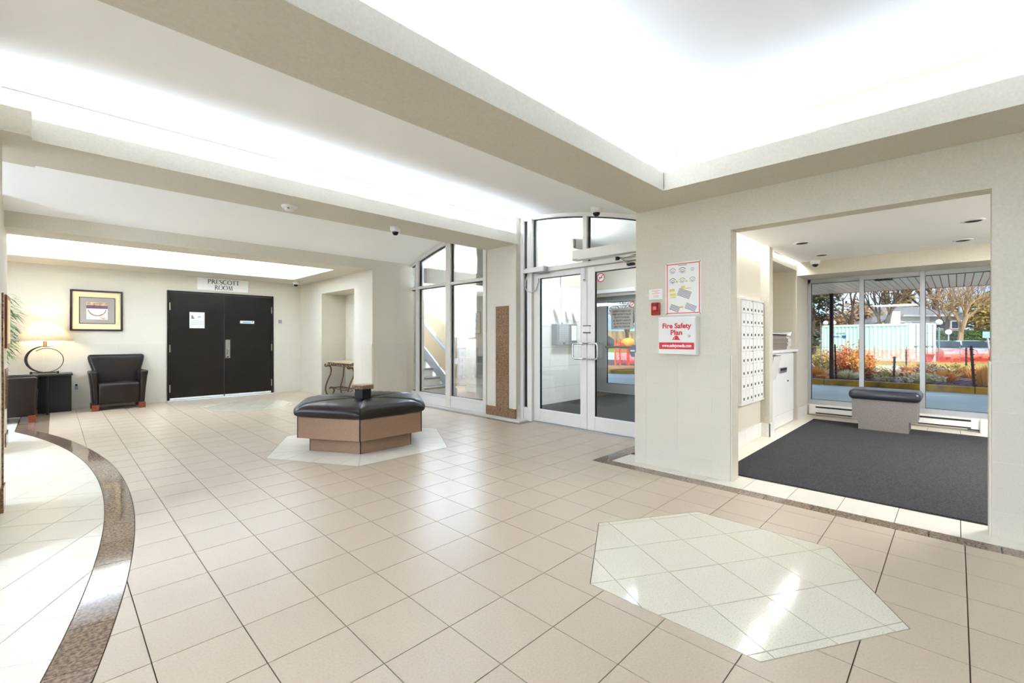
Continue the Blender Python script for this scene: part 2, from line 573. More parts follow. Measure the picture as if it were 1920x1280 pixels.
def minus(polys, hs):
    o = []
    for p in polys:
        cur = p
        for nx, ny, d in hs:
            if not cur:
                break
            q = clip(cur, -nx, -ny, -d)
            if q:
                o.append(q)
            cur = clip(cur, nx, ny, d)
    return o
def area(p):
    return abs(sum(p[i][0] * p[(i + 1) % len(p)][1] - p[(i + 1) % len(p)][0] * p[i][1] for i in range(len(p)))) / 2
def rect(x0, x1, y0, y1):
    return [(x0, y0), (x1, y0), (x1, y1), (x0, y1)]
def hexa(cx, cy, r, a0):
    return [(cx + r * math.cos(R_(a0 + 60 * k)), cy + r * math.sin(R_(a0 + 60 * k))) for k in range(6)]
G = 0.0021                                   # half a grout joint
TS = 0.3042                                  # tile pitch
def tile_mb(polys, z1=0.0, z0=-0.012):
    m = MB()
    for p in polys:
        n = len(p)
        s = sum(p[i][0] * p[(i + 1) % n][1] - p[(i + 1) % n][0] * p[i][1] for i in range(n))
        q = p if s > 0 else p[::-1]
        m.add([(x, y, z1) for x, y in q] + [(x, y, z0) for x, y in q],
              [tuple(range(n))] + [(i, n + i, n + (i + 1) % n, (i + 1) % n) for i in range(n)])
    return m
YAW = R_(45.2004)
FW, RT = (math.cos(YAW), math.sin(YAW)), (math.sin(YAW), -math.cos(YAW))
def view_size(polys):
    """how large a floor piece shows (0 when out of the field of view): decides only which pieces become single objects"""
    x = sum(p[0] for q in polys for p in q) / sum(len(q) for q in polys)
    y = sum(p[1] for q in polys for p in q) / sum(len(q) for q in polys)
    d = x * FW[0] + y * FW[1]
    r = x * RT[0] + y * RT[1]
    if d < 1.3 or abs(r / d) > 1.3:
        return 0
    return sum(area(q) for q in polys) / d ** 3
floor = struct(B(-8, 8.75, -5, 13, -0.35, -0.008).build('floor', M['grout']), 'lobby floor laid with beige square tiles')
def lay(pieces, name, mtl, rest_name, limit=290):
    """the pieces that show largest are single tiles; the others one joined part"""
    pieces = [(view_size(p), p) for p in pieces if sum(area(q) for q in p) > 2e-4]
    pieces.sort(key=lambda t: -t[0])
    rest = MB()
    n = 0
    for s, p in pieces:
        if s > 0 and n < limit:
            tile_mb(p).build(name, mtl, floor)
            n += 1
        else:
            m = tile_mb(p)
            rest.add(m.v, m.f)
    if rest.f:
        rest.build(rest_name, mtl, floor, kind='stuff')
HEX1, HEX2, HEX3 = hexa(2.508, 0.886, 0.750, 90), hexa(2.55, 4.86, 1.05, 0), hexa(2.49, 8.86, 0.750, 90)
BC = (-10.75, 4.81)
RI, RO = 11.018, 11.172
def disc(r):
    return [(BC[0] + r * math.cos(R_(-26 + 52 * i / 90)), BC[1] + r * math.sin(R_(-26 + 52 * i / 90))) for i in range(91)] + [(-12, 12), (-12, -3)]
H_OUT = halfplanes(disc(RO), G)
H_IN = halfplanes(disc(RI), -G)
def near_disc(p, r):
    return any(abs(math.hypot(q[0] - BC[0], q[1] - BC[1]) - r) < 0.45 for q in p)
main = []
zones = [halfplanes(h, G) for h in (HEX1, HEX2, HEX3)]
zones += [halfplanes(rect(3.745, 9, -5, 2.525), G), halfplanes(rect(4.575, 9, 4.27, 8), G), halfplanes(rect(3.98, 9, 7.2, 13), G),
          halfplanes(rect(-9, -0.19, 8.5, 13), G), halfplanes(rect(-9, 9, 10.5, 13), G), halfplanes(rect(4.93, 9, 2, 5), G)]
for i in range(-1, 16):
    for j in range(-10, 29):
        x0, y0 = 0.256 + TS * i, 2.095 + TS * j
        cell = rect(x0 + G, x0 + TS - G, y0 + G, y0 + TS - G)
        c = (x0 + TS / 2, y0 + TS / 2)
        if math.hypot(c[0] - BC[0], c[1] - BC[1]) < RO - 0.3:
            continue
        ps = [cell]
        if near_disc(cell + [c], RO):
            ps = minus(ps, [h for h in H_OUT])
        for z in zones:
            if ps and any(math.hypot(q[0] - c[0], q[1] - c[1]) < 30 for q in cell):
                ps = minus(ps, z) if inside(ps, z) else ps
        if ps:
            main.append(ps)
lay(main, 'tile', M['tile'], 'far_tiles')
diag = []
e1, e2 = (0.5, 0.8660254), (-0.8660254, 0.5)
lim = halfplanes(rect(-1.25, 1.0, 1.2, 8.49))
for i in range(-14, 22):
    for j in range(-14, 16):
        o = (-0.038 + TS * (i * e1[0] + j * e2[0]), 3.45 + TS * (i * e1[1] + j * e2[1]))
        P = lambda a, b: (o[0] + a * e1[0] + b * e2[0], o[1] + a * e1[1] + b * e2[1])
        cell = [P(G, G), P(TS - G, G), P(TS - G, TS - G), P(G, TS - G)]
        if all(math.hypot(q[0] - BC[0], q[1] - BC[1]) > RI for q in cell) or cell[0][0] < -1.6 or not 0.8 < cell[0][1] < 8.9:
            continue
        ps = inside([cell], lim)
        if ps and near_disc(cell, RI):
            ps = inside(ps, H_IN)
        if ps:
            diag.append(ps)
for i in range(-4, 1):
    for j in range(0, 7):
        ps = inside([rect(-0.36 - TS * (1 - i) + G, -0.36 + TS * i - G, 8.5 + TS * j + G, 8.5 + TS * (j + 1) - G)], halfplanes(rect(-1.25, -0.35, 8.5, 10.5)))
        if ps:
            diag.append(ps)
lay(diag, 'pale_tile', M['dtile'], 'far_pale_tiles', 120)
band = []
a = math.asin((8.53 - BC[1]) / RO)
aa = math.asin((1.3 - BC[1]) / RO)
n = int((a - aa) * RO / 0.31)
for k in range(n):
    t0, t1 = aa + (a - aa) * k / n + G / RO, aa + (a - aa) * (k + 1) / n - G / RO
    ts = [t0 + (t1 - t0) * q / 4 for q in range(5)]
    band.append([[(BC[0] + (RO - G) * math.cos(t), BC[1] + (RO - G) * math.sin(t)) for t in ts] +
                 [(BC[0] + (RI + G) * math.cos(t), BC[1] + (RI + G) * math.sin(t)) for t in ts[::-1]]])
for k in range(6):
    band.append([rect(-0.35, -0.192, 8.5 + 0.33 * k + G, 8.5 + 0.33 * (k + 1) - G)])
strip = []
for k in range(-12, 8):
    y0 = 0.12 + 0.3 * k
    if y0 < 2.3:
        strip.append([rect(3.745 + G, 3.875 - G, y0 + G, min(y0 + 0.3, 2.385) - G)])
for k in range(4):
    strip.append([rect(3.745 + 0.3 * k + G, 3.745 + 0.3 * (k + 1) - G, 2.385, 2.525 - G)])
for k in range(9):
    strip.append([rect(4.575 + G, 4.672 - G, 4.27 + 0.34 * k + G, 4.27 + 0.34 * (k + 1) - G)])
strip.append([rect(4.672, 4.9, 4.27, 4.355)])
lay(band + strip, 'granite_slab', M['granite'], 'far_granite')
med = []
for hx in (HEX1, HEX3):
    o0 = (hx[1][0], hx[1][1])
    hh = halfplanes(hx, -G)
    f1, f2 = (0.8660254, -0.5), (0.5, 0.8660254)
    for i in range(-3, 9):
        for j in range(-6, 7):
            o = (o0[0] + TS * ((i + 0.45) * f1[0] + (j + 0.0) * f2[0]), o0[1] + TS * ((i + 0.45) * f1[1] + (j + 0.0) * f2[1]))
            P = lambda a, b: (o[0] + a * f1[0] + b * f2[0], o[1] + a * f1[1] + b * f2[1])
            ps = inside([[P(G, G), P(TS - G, G), P(TS - G, TS - G), P(G, TS - G)]], hh)
            if ps:
                med.append(ps)
lay(med, 'medallion_tile', M['htile'], 'far_medallion')
ring = []
for k in range(6):
    A, Bq = HEX2[k], HEX2[(k + 1) % 6]
    ux, uy = (Bq[0] - A[0]) / 1.05, (Bq[1] - A[1]) / 1.05
    tri = halfplanes([A, Bq, (2.55, 4.86)], -G * 0.8)
    for q in range(4):
        s0, s1 = q * 0.3042 - 0.08, (q + 1) * 0.3042 - 0.08
        P = lambda s, d: (A[0] + ux * s - uy * d, A[1] + uy * s + ux * d)
        ps = inside([[P(s0 + G, -0.1), P(s1 - G, -0.1), P(s1 - G, 0.5), P(s0 + G, 0.5)]], tri)
        if ps:
            ring.append(ps)
lay(ring, 'ring_tile', M['dtile'], 'far_ring')
edge = []
for k in range(-12, 9):
    y0 = -0.018 + TS * k
    if y0 < 2.38:
        edge.append([rect(3.875 + G, 4.235 - G, y0 + G, min(y0 + TS, 2.38) - G)])
for k in range(14):
    edge.append([rect(4.235 + TS * k + G, 4.235 + TS * (k + 1) - G, 1.487, 1.70)])
for k in range(9):
    edge.append([rect(7.945 + G, 8.5, 1.487 - TS * (k + 1) + G, 1.487 - TS * k - G)])
lay(edge, 'threshold_tile', M['dtile'], 'far_threshold')

# ------------------------------------------------------------------ walls with their tiled lower part
def wall(name, boxes, label):
    m = MB()
    for b in boxes:
        m.box(*b)
    return struct(m.build(name, M['wall']), label)
ROW = [0.0, 0.157, 0.457, 0.757, 1.057]
def tiles_on(parent, org, ux, u0, u1, nrm, rows=ROW, start=0.0, pitch=0.304, mtl=None, holes=(), name='tile', th=0.012, gm=None):
    """wall tiles: org + ux*u along the wall, up by z; nrm the outward normal. holes: (u0,u1,z0,z1) kept free"""
    mtl = mtl or M['wtile']
    ux, nrm, org = Vector(ux), Vector(nrm), Vector(org)
    g = 0.0014
    fz = MB().prism([org + ux * u0 + Vector((0, 0, rows[0])) + nrm * 0.0005, org + ux * u1 + Vector((0, 0, rows[0])) + nrm * 0.0005, org + ux * u1 + Vector((0, 0, rows[-1])) + nrm * 0.0005, org + ux * u0 + Vector((0, 0, rows[-1])) + nrm * 0.0005], nrm * (th - 0.0018))
    fz.build('grout', gm or M['wgrout'], parent)
    k0 = math.floor((u0 - start) / pitch)
    k1 = math.ceil((u1 - start) / pitch)
    for r in range(len(rows) - 1):
        for k in range(k0, k1):
            a, b = max(u0, start + k * pitch) + g, min(u1, start + (k + 1) * pitch) - g
            ps = [rect(a, b, rows[r] + g, rows[r + 1] - g)] if b - a > 0.01 else []
            for h in holes:
                hh = halfplanes(rect(*h))
                ps = minus(ps, hh) if inside(ps, hh) else ps
            if not ps:
                continue
            m = MB()
            for p in ps:
                m.prism([org + ux * q[0] + Vector((0, 0, q[1])) + nrm * 0.001 for q in p], nrm * (th - 0.001))
            m.build(name, mtl, parent)
ZS = 2.407
wr = wall('wall_right', [(4.02, 4.17, 1.333, 2.20, 0, 3.4), (4.02, 4.17, -6, -0.15, 0, 3.4), (4.02, 4.17, -0.15, 1.333, 2.105, 3.4), (4.17, 4.95, 2.0, 2.20, 0, 3.4)],
          'beige wall with the wide opening to the mail room')
tiles_on(wr, (4.02, 0, 0), (0, 1, 0), 1.333, 2.20, (-1, 0, 0), start=1.475)
tiles_on(wr, (4.02, 0, 0), (0, 1, 0), -1.4, -0.15, (-1, 0, 0), start=-0.454)
tiles_on(wr, (4.02, 1.333, 0), (1, 0, 0), 0.0, 0.15, (0, -1, 0), start=0.0)
tiles_on(wr, (4.02, -0.15, 0), (1, 0, 0), 0.0, 0.15, (0, 1, 0), start=0.0)
tiles_on(wr, (4.02, 2.20, 0), (1, 0, 0), 0.0, 0.9, (0, 1, 0), start=0.0)
wf = wall('wall_far', [(-6, 1.513, 10.5, 10.7, 0, 3.4), (3.39, 3.98, 10.5, 10.7, 0, 3.4), (1.513, 3.39, 10.5, 10.7, 2.102, 3.4)], 'cream far wall with the dark double door')
tiles_on(wf, (0, 10.5, 0), (1, 0, 0), -1.2, 1.50, (0, -1, 0), rows=[0, 0.18, 0.484, 0.788, 1.09], start=0.18)
tiles_on(wf, (0, 10.5, 0), (1, 0, 0), 3.40, 3.98, (0, -1, 0), rows=[0, 0.18, 0.484, 0.788, 1.09], start=3.40)
wn = wall('wall_alcove', [(3.98, 4.6, 9.38, 10.7, 0, 3.4), (3.98, 4.86, 7.25, 7.93, 0, 3.4), (3.98, 4.6, 7.93, 9.38, 2.125, 3.4), (4.51, 4.66, 7.93, 9.38, 0, 2.2), (4.66, 5.2, 7.43, 10.7, 0, 3.4)],
          'cream wall with the tall niche holding the iron console table')
RN = [0, 0.18, 0.484, 0.788, 1.09]
tiles_on(wn, (3.98, 0, 0), (0, 1, 0), 9.38, 10.49, (-1, 0, 0), rows=RN, start=9.38)
tiles_on(wn, (3.98, 0, 0), (0, 1, 0), 7.25, 7.93, (-1, 0, 0), rows=RN, start=7.32)
tiles_on(wn, (3.98, 9.38, 0), (1, 0, 0), 0, 0.53, (0, -1, 0), rows=RN)
tiles_on(wn, (4.51, 0, 0), (0, 1, 0), 7.93, 9.36, (-1, 0, 0), rows=RN, start=7.93)
tiles_on(wn, (3.98, 7.25, 0), (1, 0, 0), 0, 0.80, (0, -1, 0), rows=RN, start=0.1)
wl = wall('wall_left', [(-0.7, -0.262, 3.6, 4.80, 0, 3.4), (-0.5, -0.382, 6.92, 7.66, 0, 3.4), (-2.9, -0.7, 3.6, 3.8, 0, 3.4)],
          'wall edge with speckled granite strip')
B(-0.30, -0.252, 4.735, 4.79, 0.17, 1.52).build('granite_strip', M['granite2'], wl)
B(-0.32, -0.245, 4.60, 4.80, 0, 0.168).build('granite_base', M['granite2'], wl)
B(-0.40, -0.372, 7.35, 7.67, 0, 0.15).build('granite_base', M['granite2'], wl)
B(-0.40, -0.372, 7.35, 7.67, 0.42, 0.86).build('granite_panel', M['granite2'], wl)
wb = wall('wall_back', [(-6, 4.17, -6.2, -6, 0, 3.4), (-6.2, -6, -6, 10.7, 0, 3.4)], 'walls that close the lobby behind the viewpoint')
# pilaster between the glazed fronts, with its granite cross
pl = wall('column', [(4.79, 5.2, 4.535, 5.16, 0, 3.4)], 'cream pilaster with brown granite strip between the glass fronts')
B(4.772, 4.80, 4.683, 4.945, 0.002, 1.677).build('granite_strip', M['granite2'], pl)
B(4.774, 4.80, 4.535, 4.681, 0.002, 0.158).build('granite_base', M['granite2'], pl)
B(4.774, 4.80, 4.947, 5.16, 0.002, 0.158).build('granite_base', M['granite2'], pl)
sill = MB().box(4.675, 4.95, 4.36, 7.2, -0.002, 0.018)
struct(sill.build('trim_9', M['offwhite'], bevel=0.004), 'pale stone sill under the glazed front')
# mail room shell
wm = wall('wall_mailroom', [(4.17, 6.30, 1.70, 2.0, 0, 3.4), (6.16, 6.30, 1.60, 1.72, 0, 2.31), (7.77, 8.6, 1.66, 2.2, 0, 3.4), (6.30, 7.77, 2.0, 2.2, 0, 3.4),
                            (6.30, 7.77, 1.66, 2.0, 2.19, 2.30), (7.80, 8.62, -1.6, 1.66, 2.117, 3.4), (4.17, 8.6, -1.8, -1.6, 0, 3.4)],
          'pale mail room wall with mailboxes and counter niche')
B(8.38, 8.62, -1.6, 1.66, 0, 0.17).build('sill_wall', M['wall'], wm)
tiles_on(wm, (0, 1.70, 0), (1, 0, 0), 4.17, 6.16, (0, -1, 0), rows=[0, 0.165], start=4.2, pitch=0.46, mtl=M['wtilew'], name='baseboard_tile', th=0.014)
tiles_on(wm, (6.16, 0, 0), (0, -1, 0), -1.70, -1.588, (-1, 0, 0), rows=[0, 0.165], start=-1.7, mtl=M['wtilew'], name='baseboard_tile', th=0.014)
tiles_on(wm, (0, 1.60, 0), (1, 0, 0), 6.146, 6.314, (0, -1, 0), rows=[0, 0.165], start=6.1, pitch=0.5, mtl=M['wtilew'], name='baseboard_tile', th=0.014)
tiles_on(wm, (0, 1.66, 0), (1, 0, 0), 7.77, 8.36, (0, -1, 0), rows=[0, 0.165], start=7.77, pitch=0.6, mtl=M['wtilew'], name='baseboard_tile', th=0.014)
# vestibule shell with white tiles up to the cove
wv = wall('wall_vestibule', [(4.95, 7.6, 5.2, 5.5, 0, 2.93), (7.5, 7.6, 5.5, 6.4, 0, 3.4), (4.95, 7.6, 5.5, 5.6, 0, 3.4), (7.6, 8.6, 6.3, 6.5, 0, 3.4), (4.95, 8.6, 2.2, 2.32, 0, 3.4)], 'white tiled vestibule wall')
tiles_on(wv, (0, 5.2, 0), (1, 0, 0), 4.97, 7.6, (0, -1, 0), rows=[0, 0.30, 0.68, 1.03, 1.41, 1.79, 2.17], start=5.05, pitch=0.44, mtl=M['wtilew'], gm=M['steelgrey'])
# street front of the building
wo = wall('wall_street', [(8.58, 8.75, 6.16, 13, -0.4, 3.4), (8.58, 8.75, 2.0, 4.5, -0.4, 3.4), (8.58, 8.75, 4.4, 6.2, 2.24, 3.4), (8.62, 8.75, -1.7, 2.0, 2.19, 3.4), (8.62, 8.75, -1.7, 1.7, -0.4, 0.17), (8.58, 8.75, -9, -1.6, -0.4, 3.4),
                          (8.6, 8.75, 1.66, 2.1, -0.4, 3.4)], 'outer wall facing the driveway')
# stair hall shell
ws = wall('wall_stair', [(4.86, 5.0, 7.43, 10.7, 0, 3.4), (4.6, 8.6, 12.2, 12.4, 0, 3.4), (8.3, 8.58, 6.3, 12.4, 0, 3.4)], 'walls of the stair hall behind the glass')

# ------------------------------------------------------------------ ceilings, beams and coves
def prof_x(prof, x0, x1):
    """extrude a (y, z) outline along x"""
    return MB().prism([(x0, y, z) for y, z in prof], (x1 - x0, 0, 0))
YC, ZT, RV = 4.85, 2.97, 7.6
def vault(y):
    return ZT - RV + math.sqrt(RV * RV - (y - YC) ** 2)
pts = [2.165 + (7.44 - 2.165) * i / 28 for i in range(29)]
m = MB()
vs = [(x, y, vault(y)) for y in pts for x in (-6, 4.93)]
m.add(vs + [(v[0], v[1], 3.35) for v in vs], [(2 * i, 2 * i + 1, 2 * i + 3, 2 * i + 2) for i in range(28)] + [(58 + 2 * i, 60 + 2 * i, 61 + 2 * i, 59 + 2 * i) for i in range(28)])
o = m.build('ceiling', M['ceil'], smooth=True)
struct(o, 'shallow vaulted white ceiling')
struct(B(-6, 4.02, -6, 1.94, 2.83, 3.0).build('ceiling_front', M['ceil']), 'flat white ceiling of the front tray')
struct(B(-6, 3.98, 7.4, 10.5, 2.80, 3.0).build('ceiling_rear', M['ceil']), 'flat white ceiling of the rear tray')
b1 = prof_x([(1.695, ZS), (1.695, 2.56), (1.718, 2.56), (1.718, 2.432), (1.94, 2.432), (1.94, 2.9), (2.165, 2.9), (2.165, ZS)], -6, 3.55)
q_ = prof_x([(1.695, ZS), (1.695, 2.432), (1.94, 2.432), (1.94, 2.9), (2.165, 2.9), (2.165, ZS)], 3.55, 4.02)
b1.add(q_.v, q_.f).box(3.78, 4.02, 1.69, 1.95, 2.43, 2.9).box(3.547, 3.57, 1.69, 1.72, 2.42, 2.56)
struct(b1.build('beam', M['wall']), 'cream dropped beam nearest the viewer with cove ledge')
m = MB()
m.prism([(3.547, 1.70, z) if 0 else (x, 1.6945, z) for x, z in [(3.547, ZS), (3.547, 2.56), (3.57, 2.56), (3.57, 2.432), (3.78, 2.432), (3.78, 2.9), (4.02, 2.9), (4.02, ZS)]], (0, -7, 0))
struct(m.build('trim_1', M['wall']), 'dropped soffit along the right wall')
m = MB()
m.prism([(-6, y, z) for y, z in [(-3.0, ZS), (-3.0, 2.56), (-3.02, 2.56), (-3.02, 2.432), (-3.2, 2.432), (-3.2, 2.9), (-6, 2.9), (-6, ZS)]], (9.5, 0, 0))
struct(m.build('trim_2', M['wall']))
m = MB()
m.prism([(x, -3.0, z) for x, z in [(-2.6, ZS), (-2.6, 2.56), (-2.62, 2.56), (-2.62, 2.432), (-2.85, 2.432), (-2.85, 2.9), (-6, 2.9), (-6, ZS)]], (0, 4.69, 0))
struct(m.build('trim_3', M['wall']))
b2 = prof_x([(4.52, 2.57), (4.52, 2.722), (4.545, 2.722), (4.545, 2.595), (4.72, 2.595), (4.72, 2.96), (5.168, 2.95), (5.168, 2.57)], -0.107, 4.82)
b2b = prof_x([(4.43, 2.57), (4.43, 2.74), (4.545, 2.74), (4.545, 2.595), (4.72, 2.595), (4.72, 2.96), (5.22, 2.95), (5.22, 2.57)], -6, -0.107)
b2.add(b2b.v, b2b.f)
struct(b2.build('beam', M['wall']), 'cream dropped beam under the crown of the vault')
b3 = prof_x([(7.25, ZS), (7.25, vault(7.25) + 0.02), (7.45, 2.9), (7.55, 2.9), (7.55, 2.432), (7.748, 2.432), (7.748, 2.545), (7.768, 2.545), (7.768, ZS)], -6, 3.985)
struct(b3.build('beam', M['wall']), 'cream beam across the rear seating bay')
b4 = prof_x([(9.684, ZS), (9.684, 2.545), (9.704, 2.545), (9.704, 2.432), (9.9, 2.432), (9.9, 2.9), (10.5, 2.9), (10.5, ZS)], -6, 3.985)
struct(b4.build('trim_4', M['wall']), 'soffit above the dark double door')
m = MB()
m.prism([(x, 7.766, z) for x, z in [(3.52, ZS), (3.52, 2.545), (3.54, 2.545), (3.54, 2.432), (3.75, 2.432), (3.75, 2.9), (3.98, 2.9), (3.98, ZS)]], (0, 1.92, 0))
struct(m.build('trim_5', M['wall']))
# small vent set in the rear upstand
v = thing('ceiling_vent', 'small white vent grille in the lit rear cove', 'vent', (2.4, 9.9, 2.66))
B(2.3, 2.58, 9.885, 9.9, 2.58, 2.76).build('frame', M['offwhite'], v)
for k in range(5):
    B(2.32, 2.56, 9.878, 9.886, 2.60 + 0.03 * k, 2.618 + 0.03 * k).build('slat', M['ceil'], v)
# mail room, vestibule, stair hall ceilings and the roof
struct(B(4.16, 7.81, -1.6, 1.63, 2.31, 2.40).build('ceiling_mailroom', M['ceil']), 'flat mail room ceiling with downlights')
struct(B(4.93, 8.6, 2.2, 6.4, 3.22, 3.3).build('ceiling_vestibule', M['ceil']), 'vestibule ceiling')
struct(B(4.93, 8.6, 6.4, 12.4, 2.98, 3.3).build('ceiling_stair', M['ceil']), 'stair hall ceiling')
struct(B(-6.3, 8.8, -9, 13, 3.36, 3.6).build('roof', M['fascia']), 'flat roof slab')  # unseen, added to keep sun and sky out of the rooms
m = MB()
arcp = [(4.90, y, vault(y) + 0.001) for y in pts if 2.2 < y < 7.44]
m.prism(arcp + [(4.90, 7.44, 3.4), (4.90, 2.2, 3.4)], (0.06, 0, 0))
struct(m.build('wall_arch', M['wall']), 'wall above the arched glass fronts')

# ------------------------------------------------------------------ glazed fronts and doors
def frame_part(root, name, b, mtl=None, bevel=0.003):
    return B(*b).build(name, mtl or M['alu'], root, bevel=bevel, seg=1)
def pane(root, x, y0, y1, z0, z1, gl='glass', top=None, name='pane', gk=0.011):
    """a glass sheet in the plane x, with its black gasket; top: function of y for an arched head"""
    m = MB()
    if top:
        n = 14
        ys = [y0 + (y1 - y0) * i / n for i in range(n + 1)]
        m.prism([(x, y0, z0), (x, y1, z0)] + [(x, y, top(y)) for y in ys[::-1]], (0.006, 0, 0))
    else:
        m.box(x, x + 0.006, y0, y1, z0, z1)
    p = m.build(name, M[gl], root)
    g = MB()
    za = top(y0) if top else z1
    zb = top(y1) if top else z1
    g.box(x - 0.012, x + 0.018, y0, y0 + gk * 0.5, z0, za).box(x - 0.012, x + 0.018, y1 - gk, y1, z0, zb).box(x - 0.012, x + 0.018, y0, y1, z0, z0 + gk * 0.7)
    if top:
        for i in range(n):
            a, b = ys[i], ys[i + 1]
            g.prism([(x - 0.012, a, top(a)), (x - 0.012, b, top(b)), (x - 0.012, b, top(b) - gk), (x - 0.012, a, top(a) - gk)], (0.03, 0, 0))
    else:
        g.box(x - 0.012, x + 0.018, y0, y1, z1 - gk, z1)
    g.build('gasket', M['gasket'], p)
    return p
def arch_rail(root, x0, x1, y0, y1, h, dz=0.0):
    n = 24
    m = MB()
    ys = [y0 + (y1 - y0) * i / n for i in range(n + 1)]
    for i in range(n):
        a, b = ys[i], ys[i + 1]
        m.prism([(x0, a, vault(a) + dz), (x0, b, vault(b) + dz), (x0, b, vault(b) + dz - h), (x0, a, vault(a) + dz - h)], (x1 - x0, 0, 0))
    return m.build('arched_rail', M['alu'], root)
# window_1: the arched front of the stair hall
XW = 4.77
w1 = sroot('window_1', 'arched glazed front with aluminium mullions before the stair hall', (XW, 6.2, 0))
arch_rail(w1, XW, XW + 0.10, 5.16, 7.36, 0.045)
MU = [(7.27, 7.36), (7.005, 7.09), (6.06, 6.19), (5.165, 5.235)]
GL1 = [(7.09, 7.27), (6.19, 7.005), (5.235, 6.06)]
for a, b in MU:
    frame_part(w1, 'mullion', (XW, XW + 0.10, a, b, 0.018, vault((a + b) / 2) - 0.035))
for a, b in GL1:
    frame_part(w1, 'transom', (XW + 0.005, XW + 0.095, a, b, 2.10, 2.148))
    frame_part(w1, 'sill_rail', (XW + 0.005, XW + 0.095, a, b, 0.165, 0.212))
    frame_part(w1, 'base_panel', (XW + 0.012, XW + 0.085, a, b, 0.03, 0.165), M['offwhite'])
    frame_part(w1, 'bottom_rail', (XW + 0.006, XW + 0.09, a, b, 0.018, 0.03))
    pane(w1, XW + 0.05, a, b, 0.212, 2.10)
    pane(w1, XW + 0.05, a, b, 2.148, 0, top=lambda y: vault(y) - 0.045)
# window_2: frame, sidelight and arched transoms around the entrance doors
XE = 4.88
w2 = sroot('window_2', 'arched aluminium frame with sidelight around the entrance doors', (XE, 3.4, 0))
arch_rail(w2, XE, XE + 0.10, 2.2, 4.535, 0.05)
frame_part(w2, 'mullion', (XE, XE + 0.10, 4.475, 4.535, 0.0, vault(4.5) - 0.04))
frame_part(w2, 'mullion', (XE - 0.02, XE + 0.12, 4.295, 4.375, 0.0, vault(4.33) - 0.04))
frame_part(w2, 'mullion', (XE, XE + 0.10, 3.365, 3.43, 2.185, vault(3.4) - 0.04))
frame_part(w2, 'transom', (XE, XE + 0.10, 4.375, 4.475, 2.145, 2.20))
frame_part(w2, 'head_rail', (XE - 0.02, XE + 0.12, 2.2, 4.295, 2.125, 2.185))
frame_part(w2, 'base_panel', (XE + 0.01, XE + 0.09, 4.375, 4.475, 0.0, 0.19))
pane(w2, XE + 0.05, 4.375, 4.475, 0.19, 2.145)
pane(w2, XE + 0.05, 4.375, 4.475, 2.20, 0, top=lambda y: vault(y) - 0.05)
pane(w2, XE + 0.05, 3.43, 4.295, 2.185, 0, top=lambda y: vault(y) - 0.05)
pane(w2, XE + 0.05, 2.3, 3.365, 2.185, 0, top=lambda y: vault(y) - 0.05)
B(XE - 0.03, XE + 0.13, 2.2, 4.3, -0.006, 0.009).build('threshold', M['alug'], w2)
def pull(root, x, y, side):
    """a bent steel pull handle; side = direction in y in which the bow stands off"""
    yy = y + side * 0.16
    p = [(x, y, 1.128), (x - 0.03, y, 1.128)]
    p = [(x + 0.0, y, 1.13), (x - 0.045, y, 1.13), (x - 0.05, y + side * 0.02, 1.13), (x - 0.05, yy - side * 0.03, 1.13), (x - 0.05, yy - side * 0.008, 1.122), (x - 0.05, yy, 1.10),
         (x - 0.05, yy, 0.96), (x - 0.05, yy - side * 0.008, 0.938), (x - 0.05, yy - side * 0.03, 0.93), (x - 0.05, y + side * 0.02, 0.93), (x - 0.045, y, 0.93), (x, y, 0.93)]
    MB().tube(p, 0.0125, 8).build('pull_handle', M['chrome'], root, smooth=True)
def door_leaf(name, y0, y1, label, hinge_hi):
    d = sroot(name, label, (XE, (y0 + y1) / 2, 0))
    x0, x1 = XE + 0.022, XE + 0.066
    lo, hi = (0.115, 0.145) if hinge_hi else (0.145, 0.115)
    frame_part(d, 'stile', (x0, x1, y0, y0 + 0.095, 0.012, 2.118))
    frame_part(d, 'stile', (x0, x1, y1 - 0.115, y1, 0.012, 2.118))
    frame_part(d, 'top_rail', (x0, x1, y0 + 0.095, y1 - 0.115, 2.045, 2.118))
    frame_part(d, 'bottom_rail', (x0, x1, y0 + 0.095, y1 - 0.115, 0.012, 0.192))
    pane(d, XE + 0.04, y0 + 0.095, y1 - 0.115, 0.192, 2.045, gk=0.008)
    bd = MB()
    a, b = y0 + 0.095, y1 - 0.115
    bd.box(x0 - 0.006, x0, a - 0.008, b + 0.008, 0.185, 0.197).box(x0 - 0.004, x0, a - 0.006, a + 0.003, 0.19, 2.05).box(x0 - 0.004, x0, b - 0.003, b + 0.006, 0.19, 2.05)
    bd.build('glazing_bead', M['white'], d)
    return d
d2 = door_leaf('door_2', 3.378, 4.29, 'aluminium glass entrance door beside the sidelight', True)
d3 = door_leaf('door_3', 2.46, 3.372, 'aluminium glass entrance door with no-smoking sticker', False)
pull(d2, XE + 0.022, 3.405, 1)
pull(d3, XE + 0.022, 3.345, -1)
pl2 = MB()
pl2.tube([(XE + 0.10, 3.36, 1.13), (XE + 0.13, 3.36, 1.13), (XE + 0.13, 3.20, 1.13), (XE + 0.13, 3.19, 1.10), (XE + 0.13, 3.19, 0.96), (XE + 0.13, 3.20, 0.93), (XE + 0.13, 3.36, 0.93), (XE + 0.10, 3.36, 0.93)], 0.0125, 8)
B(XE + 0.012, XE + 0.07, 3.32, 3.43, 1.262, 1.275).build('gap_cover', M['gasket'], d3)
B(XE + 0.012, XE + 0.07, 3.32, 3.43, 1.352, 1.362).build('gap_cover', M['gasket'], d3)
MB().box(XE + 0.012, XE + 0.024, 3.33, 3.42, 1.262, 1.362).build('latch_guard', M['alu'], d3, bevel=0.002, seg=1)
